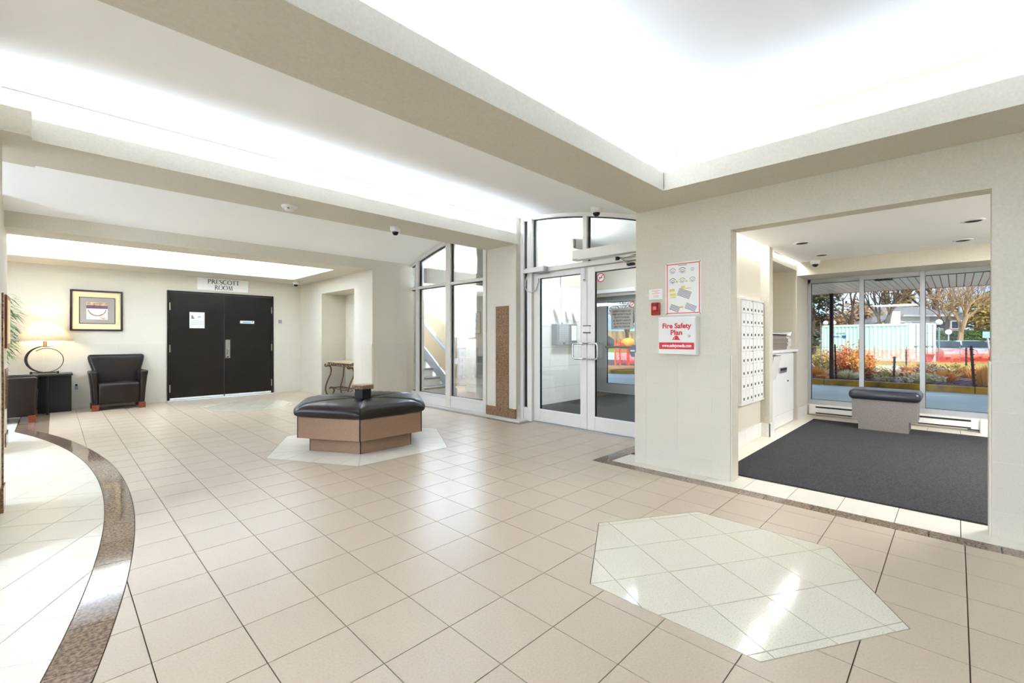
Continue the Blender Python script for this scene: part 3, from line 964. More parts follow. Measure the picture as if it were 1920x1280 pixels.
MB().box(XE + 0.012, XE + 0.022, 3.40, 3.425, 1.93, 2.11).build('top_bolt', M['chrome'], d2)
MB().lathe([(0.0, -0.004), (0.014, -0.004), (0.014, 0.004), (0.0, 0.004)], (XE + 0.012, 3.412, 1.955), 12).build('bolt_knob', M['gasket'], d2)
# round no-smoking sticker on the glass
ns = thing('no_smoking_sticker', 'round red-ringed no-smoking sticker on the entrance door glass', 'sticker', (XE + 0.03, 3.178, 1.965))
flat(MB(), ([(0.052 * math.cos(2 * PI * k / 32), 0.052 * math.sin(2 * PI * k / 32)) for k in range(32)], [tuple(range(32))]), (XE + 0.0385, 3.178, 1.965), (0, -1, 0), (0, 0, 1)).build('disc', M['white'], ns)
rg = stroke2d(arc(0, 0, 0.052, 0, 360, 40), 0.011)
flat(MB(), rg, (XE + 0.0375, 3.178, 1.965), (0, -1, 0), (0, 0, 1)).build('red_ring', M['redink'], ns)
flat(MB(), stroke2d([(-0.036, -0.036), (0.036, 0.036)], 0.009), (XE + 0.037, 3.178, 1.965), (0, -1, 0), (0, 0, 1)).build('red_bar', M['redink'], ns)
m = flat(MB(), rects2d([(-0.028, 0.020, -0.006, 0.004), (0.023, 0.027, -0.006, 0.004)]), (XE + 0.0378, 3.178, 1.965), (0, -1, 0), (0, 0, 1))
flat(m, stroke2d([(0.020, 0.008), (0.014, 0.016), (0.022, 0.024), (0.016, 0.032)], 0.005), (XE + 0.0378, 3.178, 1.965), (0, -1, 0), (0, 0, 1)).build('cigarette', M['ink'], ns)
# automatic operator above the right leaf, closer above the left leaf
op = thing('door_operator', 'long aluminium automatic door operator over the entrance doors', 'door operator', (XE - 0.07, 3.0, 2.26))
B(XE - 0.13, XE - 0.02, 2.25, 3.50, 2.198, 2.325).build('housing', M['alu'], op, bevel=0.006)
B(XE - 0.135, XE - 0.12, 3.42, 3.49, 2.205, 2.212).build('name_plate', M['greyink'], op)
ar = MB().tube([(XE - 0.08, 2.62, 2.17), (XE - 0.10, 2.86, 2.15)], 0.012, 8)
ar.tube([(XE - 0.10, 2.86, 2.15), (XE - 0.02, 2.74, 2.085)], 0.011, 8)
ar.build('arm', M['chrome'], op, smooth=True)
MB().lathe([(0.0, -0.02), (0.022, -0.02), (0.022, 0.02), (0.0, 0.02)], (XE - 0.10, 2.86, 2.15), 12).build('arm_joint', M['gasket'], op)
B(XE - 0.03, XE + 0.02, 2.69, 2.78, 2.065, 2.095).build('arm_shoe', M['gasket'], op, bevel=0.008)
cl = thing('door_closer', 'small aluminium door closer above the entrance door by the sidelight', 'door closer', (XE - 0.05, 4.2, 2.16))
B(XE - 0.085, XE - 0.02, 4.02, 4.36, 2.125, 2.195).build('body', M['alu'], cl, bevel=0.006)
B(XE - 0.09, XE - 0.018, 3.995, 4.025, 2.12, 2.20).build('end_cap', M['alug'], cl, bevel=0.006)
MB().tube([(XE - 0.05, 4.24, 2.12), (XE - 0.055, 4.10, 2.10), (XE - 0.03, 3.95, 2.105)], 0.008, 6).build('arm', M['steelgrey'], cl)
cb = MB().tube([(XE - 0.04, 4.345, 2.12), (XE - 0.05, 4.385, 2.02), (XE - 0.05, 4.395, 1.93), (XE - 0.04, 4.36, 1.87), (XE - 0.03, 4.29, 1.85), (XE - 0.01, 4.225, 1.88), (XE + 0.005, 4.205, 1.95), (XE + 0.012, 4.20, 2.0)], 0.007, 8)
tag(cb.build('door_cable', M['alug'], smooth=True), 'looped armoured grey cable between door closer and glass door', 'cable')
B(XE - 0.0, XE + 0.02, 4.185, 4.215, 1.985, 2.05).build('cable_plug', M['alu'], bpy.data.objects['door_cable'])
# door_1: dark double door to the function room
d1 = sroot('door_1', 'dark brown double door in the far wall', (2.45, 10.5, 0))
fr = MB().box(1.513, 1.545, 10.47, 10.62, 0.0, 2.102).box(3.355, 3.39, 10.47, 10.62, 0.0, 2.102).box(1.545, 3.355, 10.47, 10.62, 2.072, 2.102)
fr.build('frame', M['door'], d1)
for a, b in ((1.549, 2.452), (2.458, 3.351)):
    lf = B(a, b, 10.485, 10.53, 0.055, 2.068).build('leaf', M['door'], d1, bevel=0.003, seg=1)
    B(a + 0.01, b - 0.01, 10.478, 10.49, 0.026, 0.056).build('sweep', M['white'], lf)
    hx = a - 0.004 if a < 2 else b - 0.008
    for z in (1.80, 1.00, 0.24):
        MB().box(hx, hx + 0.014, 10.462, 10.488, z - 0.07, z + 0.07).build('hinge', M['brass'], lf)
    if a > 2:
        B(2.475, 2.56, 10.479, 10.486, 0.79, 1.165).build('push_plate', M['chrome'], lf)
        hd = MB().box(2.50, 2.535, 10.43, 10.479, 0.93, 0.985).box(2.505, 2.53, 10.43, 10.445, 0.85, 0.95)
        hd.build('thumb_handle', M['chrome'], lf, bevel=0.006)
        B(2.505, 2.525, 10.476, 10.48, 0.805, 0.83).build('keyhole', M['ink'], lf)
B(1.513, 3.39, 10.44, 10.55, -0.006, 0.014).build('threshold', M['offwhite'], d1)
# door_4: street door of the vestibule with its frame, plus the glazed street front
XD = 8.58
w4 = sroot('window_4', 'grey aluminium street front of the vestibule', (XD, 5.3, 0))
for b in ((XD, XD + 0.10, 6.05, 6.17, 0, 2.24), (XD, XD + 0.10, 5.68, 5.745, 0, 2.18), (XD, XD + 0.10, 4.48, 4.62, 0, 2.24)):
    frame_part(w4, 'mullion', b, M['alug'])
frame_part(w4, 'head_rail', (XD - 0.02, XD + 0.12, 4.5, 6.17, 2.16, 2.24), M['alug'])
pane(w4, XD + 0.05, 5.745, 6.05, 0.05, 2.16)
frame_part(w4, 'bottom_rail', (XD, XD + 0.10, 5.745, 6.05, 0, 0.16), M['alug'])
d4 = sroot('door_4', 'grey aluminium street door with the notice to residents', (XD, 5.15, 0))
frame_part(d4, 'stile', (XD + 0.02, XD + 0.07, 5.41, 5.675, 0.02, 2.15), M['alug'])
frame_part(d4, 'stile', (XD + 0.02, XD + 0.07, 4.63, 4.74, 0.02, 2.15), M['alug'])
frame_part(d4, 'top_rail', (XD + 0.02, XD + 0.07, 4.74, 5.41, 1.98, 2.15), M['alug'])
frame_part(d4, 'bottom_rail', (XD + 0.02, XD + 0.07, 4.74, 5.41, 0.02, 0.21), M['alug'])
pane(d4, XD + 0.045, 4.74, 5.41, 0.21, 1.98)
B(XD - 0.03, XD + 0.02, 4.75, 5.42, 0.98, 1.03).build('push_bar', M['chrome'], d4, bevel=0.01)
o4 = thing('door_operator', 'pale operator box above the vestibule street door', 'door operator', (XD - 0.08, 5.2, 2.15))
B(XD - 0.20, XD - 0.01, 4.62, 5.74, 2.16, 2.235).build('housing', M['white'], o4, bevel=0.006)
B(XD - 0.12, XD - 0.01, 4.66, 5.70, 2.10, 2.16).build('track', M['alu'], o4, bevel=0.004)
sg = thing('residents_notice', 'beige notice to residents in black capitals on the street door glass', 'sign', (XD + 0.03, 5.03, 1.6))
B(XD + 0.030, XD + 0.040, 4.785, 5.30, 1.385, 1.835).build('board', mat('beige_notice_board', rgb(168, 158, 148), 0.7), sg)
m = MB()
for i, s in enumerate(['RESIDENTS: PLEASE DO NOT', 'PERMIT ANYONE TO FOLLOW', 'YOU INTO OUR BUILDING', 'ALL RESIDENTS HAVE KEYS', 'ALL VISITORS SHOULD BE', 'USING THE ENTERPHONE']):
    flat(m, text2d(s, 0.058, width=(0.44, 0.44, 0.37, 0.43, 0.40, 0.38)[i], bold=0.002), (XD + 0.0285, 5.04, 1.77 - 0.066 * i), (0, -1, 0), (0, 0, 1))
m.build('lettering', M['ink'], sg)
s2 = copy_tree(ns)
s2.location = (XD + 0.03, 4.80, 1.90)
s2['label'] = 'small no-smoking sticker in the top corner of the street door glass'
ns['group'] = s2['group'] = 'no-smoking stickers on the doors'
hs = thing('hanging_sign', 'dark hexagonal tag beside the street door', 'sign', (XD - 0.02, 4.72, 0.93))
MB().prism([(XD - 0.04, 4.72 + 0.12 * math.cos(R_(60 * k)), 0.93 + 0.14 * math.sin(R_(60 * k))) for k in range(6)], (0.01, 0, 0)).build('plate', mat('slate_grey_plastic', rgb(96, 104, 120), 0.5), hs)
B(XD - 0.043, XD - 0.04, 4.70, 4.80, 0.92, 0.95).build('print', M['white'], hs)
# window_3: mail room shopfront
w3 = sroot('window_3', 'grey aluminium mail room window onto the driveway', (8.5, 0, 0))
xm = 8.46
frame_part(w3, 'jamb', (xm, xm + 0.10, 1.62, 1.66, 0.17, 2.19), M['alug'])
for y in (0.99, 0.331, -0.33, -0.99):
    frame_part(w3, 'mullion', (xm - 0.01, xm + 0.10, y - 0.027, y + 0.027, 0.17, 2.19), M['alug'])
frame_part(w3, 'head_rail', (xm, xm + 0.10, -1.6, 1.66, 2.055, 2.19), M['alug'])
frame_part(w3, 'sill_rail', (xm - 0.02, xm + 0.10, -1.6, 1.66, 0.165, 0.235), M['alug'])
for a, b in ((1.017, 1.62), (0.358, 0.963), (-0.303, 0.304), (-0.963, -0.357)):
    pane(w3, xm + 0.05, a, b, 0.235, 2.055, 'glass2', gk=0.004)

# ------------------------------------------------------------------ hexagonal lobby bench
hb = thing('hexagonal_bench', 'hexagonal lobby bench of six black leather seats around a granite topped post', 'bench', (2.55, 4.865, 0))
def hexpts(r, z, k=None):
    return [(2.55 + r * math.cos(R_(60 * i)), 4.865 + r * math.sin(R_(60 * i)), z) for i in range(6)]
MB().prism(hexpts(0.605, 0.001), (0, 0, 0.17)).build('plinth', M['benchlam'], hb)
MB().prism(hexpts(0.70, 0.155), (0, 0, 0.20)).build('box_core', M['black'], hb)
for k in range(6):
    a0, a1 = R_(60 * k), R_(60 * (k + 1))
    P = lambda r, t: (2.55 + r * ((1 - t) * math.cos(a0) + t * math.cos(a1)), 4.865 + r * ((1 - t) * math.sin(a0) + t * math.sin(a1)))
    q = [P(0.70, 0.006), P(0.742, 0.008), P(0.742, 0.992), P(0.70, 0.994)]
    MB().prism([(x, y, 0.155) for x, y in q], (0, 0, 0.225)).build('side_panel', M['benchlam'], hb, bevel=0.002, seg=1)
    q = [P(0.60, 0.006), P(0.612, 0.008), P(0.612, 0.992), P(0.60, 0.994)]
    MB().prism([(x, y, 0.002) for x, y in q], (0, 0, 0.155)).build('plinth_panel', M['benchlam'], hb)
    MB().tube([(2.55 + 0.735 * math.cos(a0), 4.865 + 0.735 * math.sin(a0), 0.155), (2.55 + 0.735 * math.cos(a0), 4.865 + 0.735 * math.sin(a0), 0.38)], 0.009, 6).build('corner_strip', M['black'], hb)
    MB().tube([(2.55 + 0.606 * math.cos(a0), 4.865 + 0.606 * math.sin(a0), 0.002), (2.55 + 0.606 * math.cos(a0), 4.865 + 0.606 * math.sin(a0), 0.16)], 0.008, 6).build('corner_strip', M['black'], hb)
    prof = [(0.70, 0.372), (0.755, 0.376), (0.785, 0.395), (0.795, 0.42), (0.79, 0.448), (0.77, 0.474), (0.735, 0.494), (0.67, 0.508), (0.55, 0.515), (0.40, 0.517), (0.25, 0.515), (0.14, 0.508), (0.10, 0.495)]
    n = 12
    vs, fs = [], []
    for r, z in prof:
        for i in range(n + 1):
            t = i / n
            e = math.exp(-(min(t, 1 - t) * r / 0.018) ** 2)
            dome = 0.006 * math.sin(PI * t) * min(1, r / 0.4)
            wr_ = 0.0035 * math.sin(37 * t + 60 * r + k) * math.sin(PI * t)
            rr = r - (0.014 * e if r > 0.7 else 0)
            x, y = P(rr, t * 0.992 + 0.004)
            vs.append((x, y, z - (0.022 * e if z > 0.44 else 0) + (dome + wr_ if z > 0.44 else 0)))
    for i in range(len(prof) - 1):
        for j in range(n):
            fs.append((i * (n + 1) + j, (i + 1) * (n + 1) + j, (i + 1) * (n + 1) + j + 1, i * (n + 1) + j + 1)[::-1])
    MB().add(vs, fs).build('seat_cushion', M['leather'], hb, smooth=True)
MB().prism(hexpts(0.105, 0.40), (0, 0, 0.215)).build('post', M['black'], hb, bevel=0.003)
MB().prism(hexpts(0.138, 0.612), (0, 0, 0.048)).build('granite_top', M['granite2'], hb, bevel=0.008)

# ------------------------------------------------------------------ armchairs
def rounded(x0, x1, y0, y1, z0, z1):
    return MB().box(x0, x1, y0, y1, z0, z1)
ac = thing('armchair', 'black leather tub armchair between the framed print and the double door', 'armchair', (0, 0, 0), 'black leather armchairs')
def loft(rows, name, parent, mtl, bevel=0.035):
    """rows of (z, x0, x1, y0, y1) joined into one padded block"""
    vs, fs = [], []
    for z, x0, x1, y0, y1 in rows:
        vs += [(x0, y0, z), (x1, y0, z), (x1, y1, z), (x0, y1, z)]
    n = len(rows)
    for i in range(n - 1):
        for k in range(4):
            l = (k + 1) % 4
            fs.append((4 * i + k, 4 * i + l, 4 * i + 4 + l, 4 * i + 4 + k))
    fs += [(3, 2, 1, 0), (4 * n - 4, 4 * n - 3, 4 * n - 2, 4 * n - 1)]
    return smooth_by_angle(MB().add(vs, fs).build(name, mtl, parent, bevel=bevel, seg=4, local=True), 50)
loft([(0.10, -0.275, 0.275, -0.27, 0.20), (0.40, -0.275, 0.275, -0.285, 0.20), (0.455, -0.268, 0.268, -0.275, 0.20)], 'seat', ac, M['leather'], 0.04)
loft([(0.10, -0.30, 0.30, 0.10, 0.27), (0.45, -0.315, 0.315, 0.08, 0.27), (0.66, -0.33, 0.33, 0.13, 0.29), (0.80, -0.37, 0.37, 0.15, 0.30), (0.915, -0.385, 0.385, 0.17, 0.30)], 'backrest', ac, M['leather'], 0.05)
for s in (-1, 1):
    rows = [(0.085, 0.262, 0.335, -0.27, 0.24), (0.35, 0.265, 0.35, -0.28, 0.24), (0.55, 0.275, 0.37, -0.285, 0.25), (0.645, 0.272, 0.388, -0.285, 0.25)]
    loft([(z, min(s * a, s * b), max(s * a, s * b), c, d) for z, a, b, c, d in rows], 'armrest', ac, M['leather'], 0.03)
    for y in (-0.235, 0.20):
        MB().box(s * 0.30 - 0.045, s * 0.30 + 0.045, y - 0.04, y + 0.04, 0, 0.10).build('foot', M['redwood'], ac, bevel=0.004, local=True)
a2 = copy_tree(ac)
ac.location = (0.782, 10.17, 0)
a2.location = (-0.455, 9.60, 0)
a2.rotation_euler = (0, 0, R_(90))
a2['label'] = 'black leather armchair seen from its side, partly hidden by the wall edge'

# ------------------------------------------------------------------ side table, lamp, plant, outlet
st = thing('side_table', 'black side table with crossed panel base under the ring lamp', 'table', (-0.01, 10.22, 0))
B(-0.25, 0.215, 10.0, 10.46, 0.60, 0.632).build('table_top', M['blackwood'], st, bevel=0.003)
B(-0.235, 0.205, 10.24, 10.265, 0.0, 0.60).build('cross_panel', M['blackwood'], st)
B(-0.085, -0.06, 10.02, 10.24, 0.0, 0.60).build('cross_panel', M['blackwood'], st)
B(-0.085, -0.06, 10.265, 10.45, 0.0, 0.60).build('cross_panel', M['blackwood'], st)
lp = thing('table_lamp', 'ring-based table lamp with lit cream cone shade', 'lamp', (-0.10, 10.24, 0.632))
LX, LY = -0.10, 10.24
MB().lathe([(0.142, 1.442), (0.145, 1.442), (0.343, 1.157), (0.338, 1.157), (0.139, 1.438)], (LX, LY, 0), 40).build('shade', M['shade'], lp, smooth=True)
MB().lathe([(0.0, 1.06), (0.075, 1.06), (0.078, 1.066), (0.022, 1.07), (0.022, 1.15), (0.0, 1.15)], (LX, LY, 0), 20).build('socket', M['iron'], lp, smooth=True)
ringp = [(LX + x, LY - 0.012, z) for x, z in arc(0.02, 0.86, 0.235, 95, 268, 24, 0.212)]
MB().tube(ringp, [0.005 + 0.011 * math.sin(PI * i / 24) for i in range(25)], 8).build('outer_arc', M['black'], lp, smooth=True)
ringp = [(LX + x, LY + 0.012, z) for x, z in arc(0.02, 0.845, 0.19, -95, 130, 26, 0.19)]
MB().tube(ringp, 0.006, 8).build('inner_ring', M['iron'], lp, smooth=True)
ringp = [(LX + x, LY + 0.02, z) for x, z in arc(0.0, 0.86, 0.20, 110, 262, 20, 0.205)]
MB().tube(ringp, 0.006, 8).build('inner_ring', M['iron'], lp, smooth=True)
B(LX - 0.10, LX + 0.12, LY - 0.035, LY + 0.035, 0.644, 0.658).build('base', M['black'], lp, bevel=0.004)
for x in (-0.155, 0.145):
    B(LX + x - 0.014, LX + x + 0.014, LY - 0.06, LY + 0.06, 0.633, 0.668).build('foot', M['black'], lp, bevel=0.005)
B(LX - 0.16, LX + 0.15, LY - 0.012, LY + 0.012, 0.648, 0.66).build('crossbar', M['black'], lp)
MB().ball((LX, LY, 1.24), 0.035, 12, 8).build('bulb', mat('lit_bulb', rgb(255, 240, 210), 0.5, emit=((1, 0.86, 0.62, 1), 12)), lp, smooth=True)
lamp('POINT', 'lamp_light', (LX, LY, 1.30), 4.5, (1.0, 0.84, 0.60), shadow_soft_size=0.05)
pt = thing('potted_bamboo', 'bamboo plant with thin green leaves behind the wall edge', 'plant', (-0.62, 10.15, 0))
MB().lathe([(0.0, 0), (0.13, 0), (0.17, 0.30), (0.15, 0.30), (0.14, 0.26), (0.0, 0.26)], (-0.62, 10.15, 0), 20).build('pot', M['terracotta'], pt, smooth=True)
rnd = random.Random(5)
lf = MB()
for k in range(5):
    top = (-0.62 + rnd.uniform(-0.18, 0.22), 10.10 + rnd.uniform(-0.15, 0.10), rnd.uniform(1.6, 1.95))
    b = (-0.62 + rnd.uniform(-0.06, 0.06), 10.15 + rnd.uniform(-0.06, 0.06), 0.25)
    MB().tube([b, ((b[0] + top[0]) / 2, (b[1] + top[1]) / 2, 1.0), top], [0.011, 0.009, 0.004], 6).build('stem', M['leaf'], pt, smooth=True)
    for q in range(46):
        t = rnd.uniform(0.45, 1.0)
        p = Vector(b).lerp(Vector(top), t)
        a = rnd.uniform(-1.2, 1.2) if q % 2 else rnd.uniform(0, 6.28)
        d = Vector((math.cos(a), math.sin(a), rnd.uniform(-0.75, 0.25)))
        L = rnd.uniform(0.13, 0.24)
        s0 = p + d * rnd.uniform(0.0, 0.12)
        w = d.cross(Vector((0, 0, 1))).normalized() * 0.013
        t1 = s0 + d * L * 0.45
        t2 = s0 + d * L + Vector((0, 0, -0.05))
        lf.add([s0, t1 + w, t2, t1 - w, t1 + Vector((0, 0, 0.004))], [(0, 4, 1), (1, 4, 2), (2, 4, 3), (3, 4, 0)])
lf.build('leaves', M['leaf'], pt, kind='stuff')
ot = thing('wall_outlet', 'grey wall outlet with adapter between side table and armchair', 'outlet', (0.255, 10.48, 0.38))
B(0.235, 0.30, 10.478, 10.488, 0.32, 0.44).build('plate', M['alu'], ot, bevel=0.003)
B(0.245, 0.29, 10.45, 10.478, 0.33, 0.385).build('adapter', M['steelgrey'], ot, bevel=0.004)
for z in (0.345, 0.405):
    B(0.252, 0.283, 10.474, 10.478, z - 0.016, z + 0.016).build('socket', M['ink'], ot)

# ------------------------------------------------------------------ pictures, signs, small wall things
pc = thing('framed_print', 'dark framed abstract print with cream and grey mats', 'picture', (0.53, 10.48, 1.67))
def frame4(x0, x1, z0, z1, w, y0, y1):
    return MB().box(x0, x1, y0, y1, z1 - w, z1).box(x0, x1, y0, y1, z0, z0 + w).box(x0, x0 + w, y0, y1, z0 + w, z1 - w).box(x1 - w, x1, y0, y1, z0 + w, z1 - w)
frame4(0.19, 0.868, 1.322, 2.02, 0.028, 10.462, 10.498).build('frame', M['frameblk'], pc, bevel=0.004)
B(0.218, 0.84, 10.484, 10.496, 1.35, 1.992).build('cream_mat', M['cream'], pc)
frame4(0.30, 0.77, 1.445, 1.90, 0.01, 10.479, 10.485).build('inner_frame', M['frameblk'], pc)
B(0.31, 0.76, 10.481, 10.486, 1.455, 1.89).build('grey_mat', M['greymat'], pc)
B(0.393, 0.668, 10.477, 10.482, 1.52, 1.815).build('print', M['paper'], pc)
pr = mat('print_ochre', rgb(170, 130, 86), 0.8, noise=(18, rgb(224, 206, 170), 0.35, 0.6))
B(0.393, 0.668, 10.4765, 10.4775, 1.762, 1.812).build('ochre_band', pr, pc)
B(0.393, 0.668, 10.4765, 10.4775, 1.706, 1.762).build('purple_band', mat('print_purple', rgb(92, 74, 112), 0.8, noise=(20, rgb(126, 96, 96), 0.35, 0.6)), pc)
flat(MB(), stroke2d(arc(0.53, 1.70, 0.115, 185, 355, 20, 0.115), [0.012 + 0.008 * math.sin(PI * i / 20) for i in range(21)]), (0, 10.4768, 0), (1, 0, 0), (0, 0, 1)).build('brown_arc', mat('print_brown', rgb(120, 84, 62), 0.8, noise=(30, rgb(170, 150, 120), 0.35, 0.6)), pc)
flat(MB(), stroke2d([(0.56, 1.555), (0.59, 1.545), (0.62, 1.535), (0.655, 1.54)], [0.01, 0.022, 0.03, 0.012]), (0, 10.4767, 0), (1, 0, 0), (0, 0, 1)).build('ochre_stain', pr, pc)
fp = thing('framed_print', 'brown framed picture seen edge-on on the wall end', 'picture', (-0.37, 7.3, 1.4))
B(-0.38, -0.352, 7.08, 7.60, 1.09, 1.66).build('frame', M['redwood'], fp, bevel=0.005)
B(-0.353, -0.350, 7.13, 7.55, 1.14, 1.61).build('mat', M['cream'], fp)

# a plain roman capital alphabet with serifs for the room sign
def roman(ch):
    T, t = 0.15, 0.055
    sf = lambda x, y, w=0.15: [(x - w, y), (x + w, y)]
    S = {
        'P': (0.62, [([(0.16, 0), (0.16, 1)], T), (arc(0.16, 0.74, 0.40, 90, -90, 14, 0.245), [t + (T - t) * math.sin(PI * i / 14) for i in range(15)]), (sf(0.16, 0.02), t)]),
        'R': (0.74, [([(0.16, 0), (0.16, 1)], T), (arc(0.16, 0.75, 0.38, 90, -90, 14, 0.235), [t + (T - t) * math.sin(PI * i / 14) for i in range(15)]), ([(0.34, 0.52), (0.76, 0.02)], T), (sf(0.16, 0.02), t)]),
        'E': (0.62, [([(0.16, 0), (0.16, 1)], T), ([(0.05, 0.975), (0.56, 0.975)], t), ([(0.16, 0.52), (0.46, 0.52)], t), ([(0.05, 0.025), (0.60, 0.025)], t), ([(0.56, 1), (0.56, 0.84)], t), ([(0.60, 0), (0.60, 0.17)], t)]),
        'S': (0.58, [(arc(0.30, 0.75, 0.22, 30, 250, 14, 0.225) + arc(0.30, 0.26, 0.25, 75, -150, 14, 0.235), [t + (T - t) * math.sin(PI * i / 29) for i in range(30)])]),
        'C': (0.78, [(arc(0.46, 0.5, 0.42, 45, 315, 22, 0.49), [t + (T - t) * math.sin(PI * i / 22) for i in range(23)])]),
        'O': (0.92, [(arc(0.46, 0.5, 0.41, 0, 360, 30, 0.48), [t + (T - t) * abs(math.cos(2 * PI * i / 30)) for i in range(31)])]),
        'T': (0.66, [([(0.33, 0), (0.33, 1)], T), ([(0.02, 0.97), (0.64, 0.97)], t), ([(0.03, 1), (0.03, 0.84)], t), ([(0.63, 1), (0.63, 0.84)], t), (sf(0.33, 0.02), t)]),
        'M': (1.02, [([(0.14, 0), (0.22, 1)], t * 1.2), ([(0.22, 1), (0.50, 0.02)], T), ([(0.50, 0.02), (0.80, 1)], t), ([(0.80, 1), (0.88, 0)], T), (sf(0.14, 0.02, 0.11), t), (sf(0.89, 0.02), t)]),
    }
    return S[ch]
def roman_line(mb, s, cx, z, hgt, width, y):
    tot = sum(roman(c)[0] + 0.08 for c in s)
    k = width / tot
    x = cx - width / 2
    for i, c in enumerate(s):
        w, st_ = roman(c)
        for p, wd in st_:
            wd = wd if isinstance(wd, list) else wd
            flat(mb, stroke2d([(a * k, b * hgt) for a, b in p], [q * k for q in wd] if isinstance(wd, list) else wd * k), (x, y - 0.0001 * (i % 2), z), (1, 0, 0), (0, 0, 1))
        x += (w + 0.08) * k
rs = thing('room_sign', 'white room sign with black roman capitals above the dark double door', 'sign', (2.44, 10.49, 2.27))
B(1.99, 2.897, 10.482, 10.499, 2.148, 2.392).build('board', M['white'], rs, bevel=0.002, seg=1)
m = MB()
roman_line(m, 'PRESCOTT', 2.45, 2.285, 0.085, 0.57, 10.4805)
roman_line(m, 'ROOM', 2.45, 2.168, 0.092, 0.33, 10.4805)
m.build('lettering', M['ink'], rs)
nt1 = thing('door_notice', 'white paper notice taped to the left leaf of the dark door', 'notice', (1.99, 10.48, 1.545))
B(1.865, 2.113, 10.4815, 10.4845, 1.392, 1.703).build('sheet', M['paper'], nt1)
frame4(1.885, 2.095, 1.41, 1.685, 0.004, 10.4808, 10.4816).build('border', M['greyink'], nt1)
flat(MB(), rects2d([(1.895, 1.925, 1.625, 1.64), (1.895, 1.932, 1.60, 1.618), (1.893, 1.945, 1.575, 1.592)]), (0, 10.481, 0), (1, 0, 0), (0, 0, 1)).build('heading', M['ink'], nt1)
flat(MB(), rects2d([(2.0, 2.05, 1.605, 1.625)] + [(1.895, 2.085, 1.54 - 0.014 * k, 1.5435 - 0.014 * k) for k in range(7)] + [(2.0, 2.04, 1.43, 1.436)]), (0, 10.481, 0), (1, 0, 0), (0, 0, 1)).build('print', M['greyink'], nt1)
nt2 = thing('door_label', 'narrow white and blue strip label on the dark door', 'label', (2.87, 10.48, 1.53))
B(2.742, 3.008, 10.4815, 10.4845, 1.502, 1.558).build('strip', M['paper'], nt2)
flat(MB(), rects2d([(2.79, 2.955, 1.515, 1.54)]), (0, 10.481, 0), (1, 0, 0), (0, 0, 1)).build('print', M['lightblue'], nt2)
flat(MB(), rects2d([(2.80 + 0.02 * k, 2.812 + 0.02 * k, 1.522, 1.532) for k in range(7)] + [(2.966, 2.985, 1.525, 1.55)]), (0, 10.4806, 0), (1, 0, 0), (0, 0, 1)).build('marks', M['blueink'], nt2, kind='stuff')
th = thing('light_switch', 'small metal switch plate on the cream wall beside the dark door', 'switch', (3.53, 10.49, 1.56))
B(3.495, 3.57, 10.486, 10.498, 1.515, 1.60).build('plate', M['chrome'], th, bevel=0.003)
for k in range(2):
    B(3.508 + 0.03 * k, 3.53 + 0.03 * k, 10.478, 10.487, 1.535, 1.58).build('rocker', M['steelgrey'], th, bevel=0.002, seg=1)

# right wall: notice, alarm, plan, fire safety box
X0 = 4.02
def onw(rs_, x=X0 - 0.004):
    return flat(MB(), rs_, (x, 0, 0), (0, -1, 0), (0, 0, 1))       # 2-D u = -y, v = z
wn1 = thing('wall_notice', 'small white notice with faint red print above the fire alarm pull', 'notice', (X0, 1.995, 1.61))
B(X0 - 0.004, X0 - 0.0005, 1.928, 2.062, 1.562, 1.658).build('sheet', M['paper'], wn1)
onw(rects2d([(-2.03 + 0.02 * (k % 2), -1.955 - 0.02 * (k % 2), 1.642 - 0.012 * k, 1.645 - 0.012 * k) for k in range(3)] + [(-2.02, -1.965, 1.60 - 0.01 * k, 1.6025 - 0.01 * k) for k in range(3)]), X0 - 0.0045).build('print', M['pinkink'], wn1)
fa = thing('fire_alarm_pull', 'red fire alarm pull station below the small notice', 'fire alarm', (X0 - 0.02, 1.988, 1.47))
B(X0 - 0.035, X0 - 0.001, 1.948, 2.028, 1.412, 1.532).build('housing', M['firered'], fa, bevel=0.008)
B(X0 - 0.042, X0 - 0.034, 1.962, 2.006, 1.455, 1.518).build('recess', mat('dark_red_plastic', rgb(96, 14, 18), 0.3), fa, bevel=0.004)
B(X0 - 0.048, X0 - 0.040, 1.966, 2.002, 1.462, 1.495).build('handle', M['pinkink'], fa, bevel=0.004)
B(X0 - 0.042, X0 - 0.034, 1.955, 2.02, 1.42, 1.447).build('lower_panel', M['firered'], fa, bevel=0.004)
ep = thing('evacuation_plan', 'laminated fire plan poster with pink red border and floor plan drawings', 'poster', (X0, 1.735, 1.645))
B(X0 - 0.005, X0 - 0.0005, 1.574, 1.896, 1.410, 1.884).build('sheet', M['paper'], ep, bevel=0.001, seg=1)
U0, U1, V0, V1 = -1.886, -1.584, 1.420, 1.874
onw(rects2d([(U0, U1, V1 - 0.009, V1), (U0, U1, V0, V0 + 0.009), (U0, U0 + 0.009, V0, V1), (U1 - 0.009, U1, V0, V1)]), X0 - 0.0056).build('red_border', M['pinkink'], ep)
gi, yi, ii = MB(), MB(), MB()
def fan(mb, cx, cy, s):
    """a small fan shaped floor plan: wedge of rooms with radiating walls"""
    for k in range(7):
        a = R_(205 + 130 * k / 6)
        flat(mb, stroke2d([(cx, cy), (cx + s * math.cos(a), cy - 0.6 * s + 1.1 * s * (1 + math.sin(a)))], s * 0.07), (X0 - 0.0057, 0, 0), (0, -1, 0), (0, 0, 1))
    flat(mb, stroke2d(arc(cx, cy + 0.1 * s, s * 0.85, 20, 160, 10), s * 0.16), (X0 - 0.0057, 0, 0), (0, -1, 0), (0, 0, 1))
    flat(mb, stroke2d(arc(cx, cy - 0.1 * s, s * 0.55, 10, 170, 10), s * 0.10), (X0 - 0.0057, 0, 0), (0, -1, 0), (0, 0, 1))
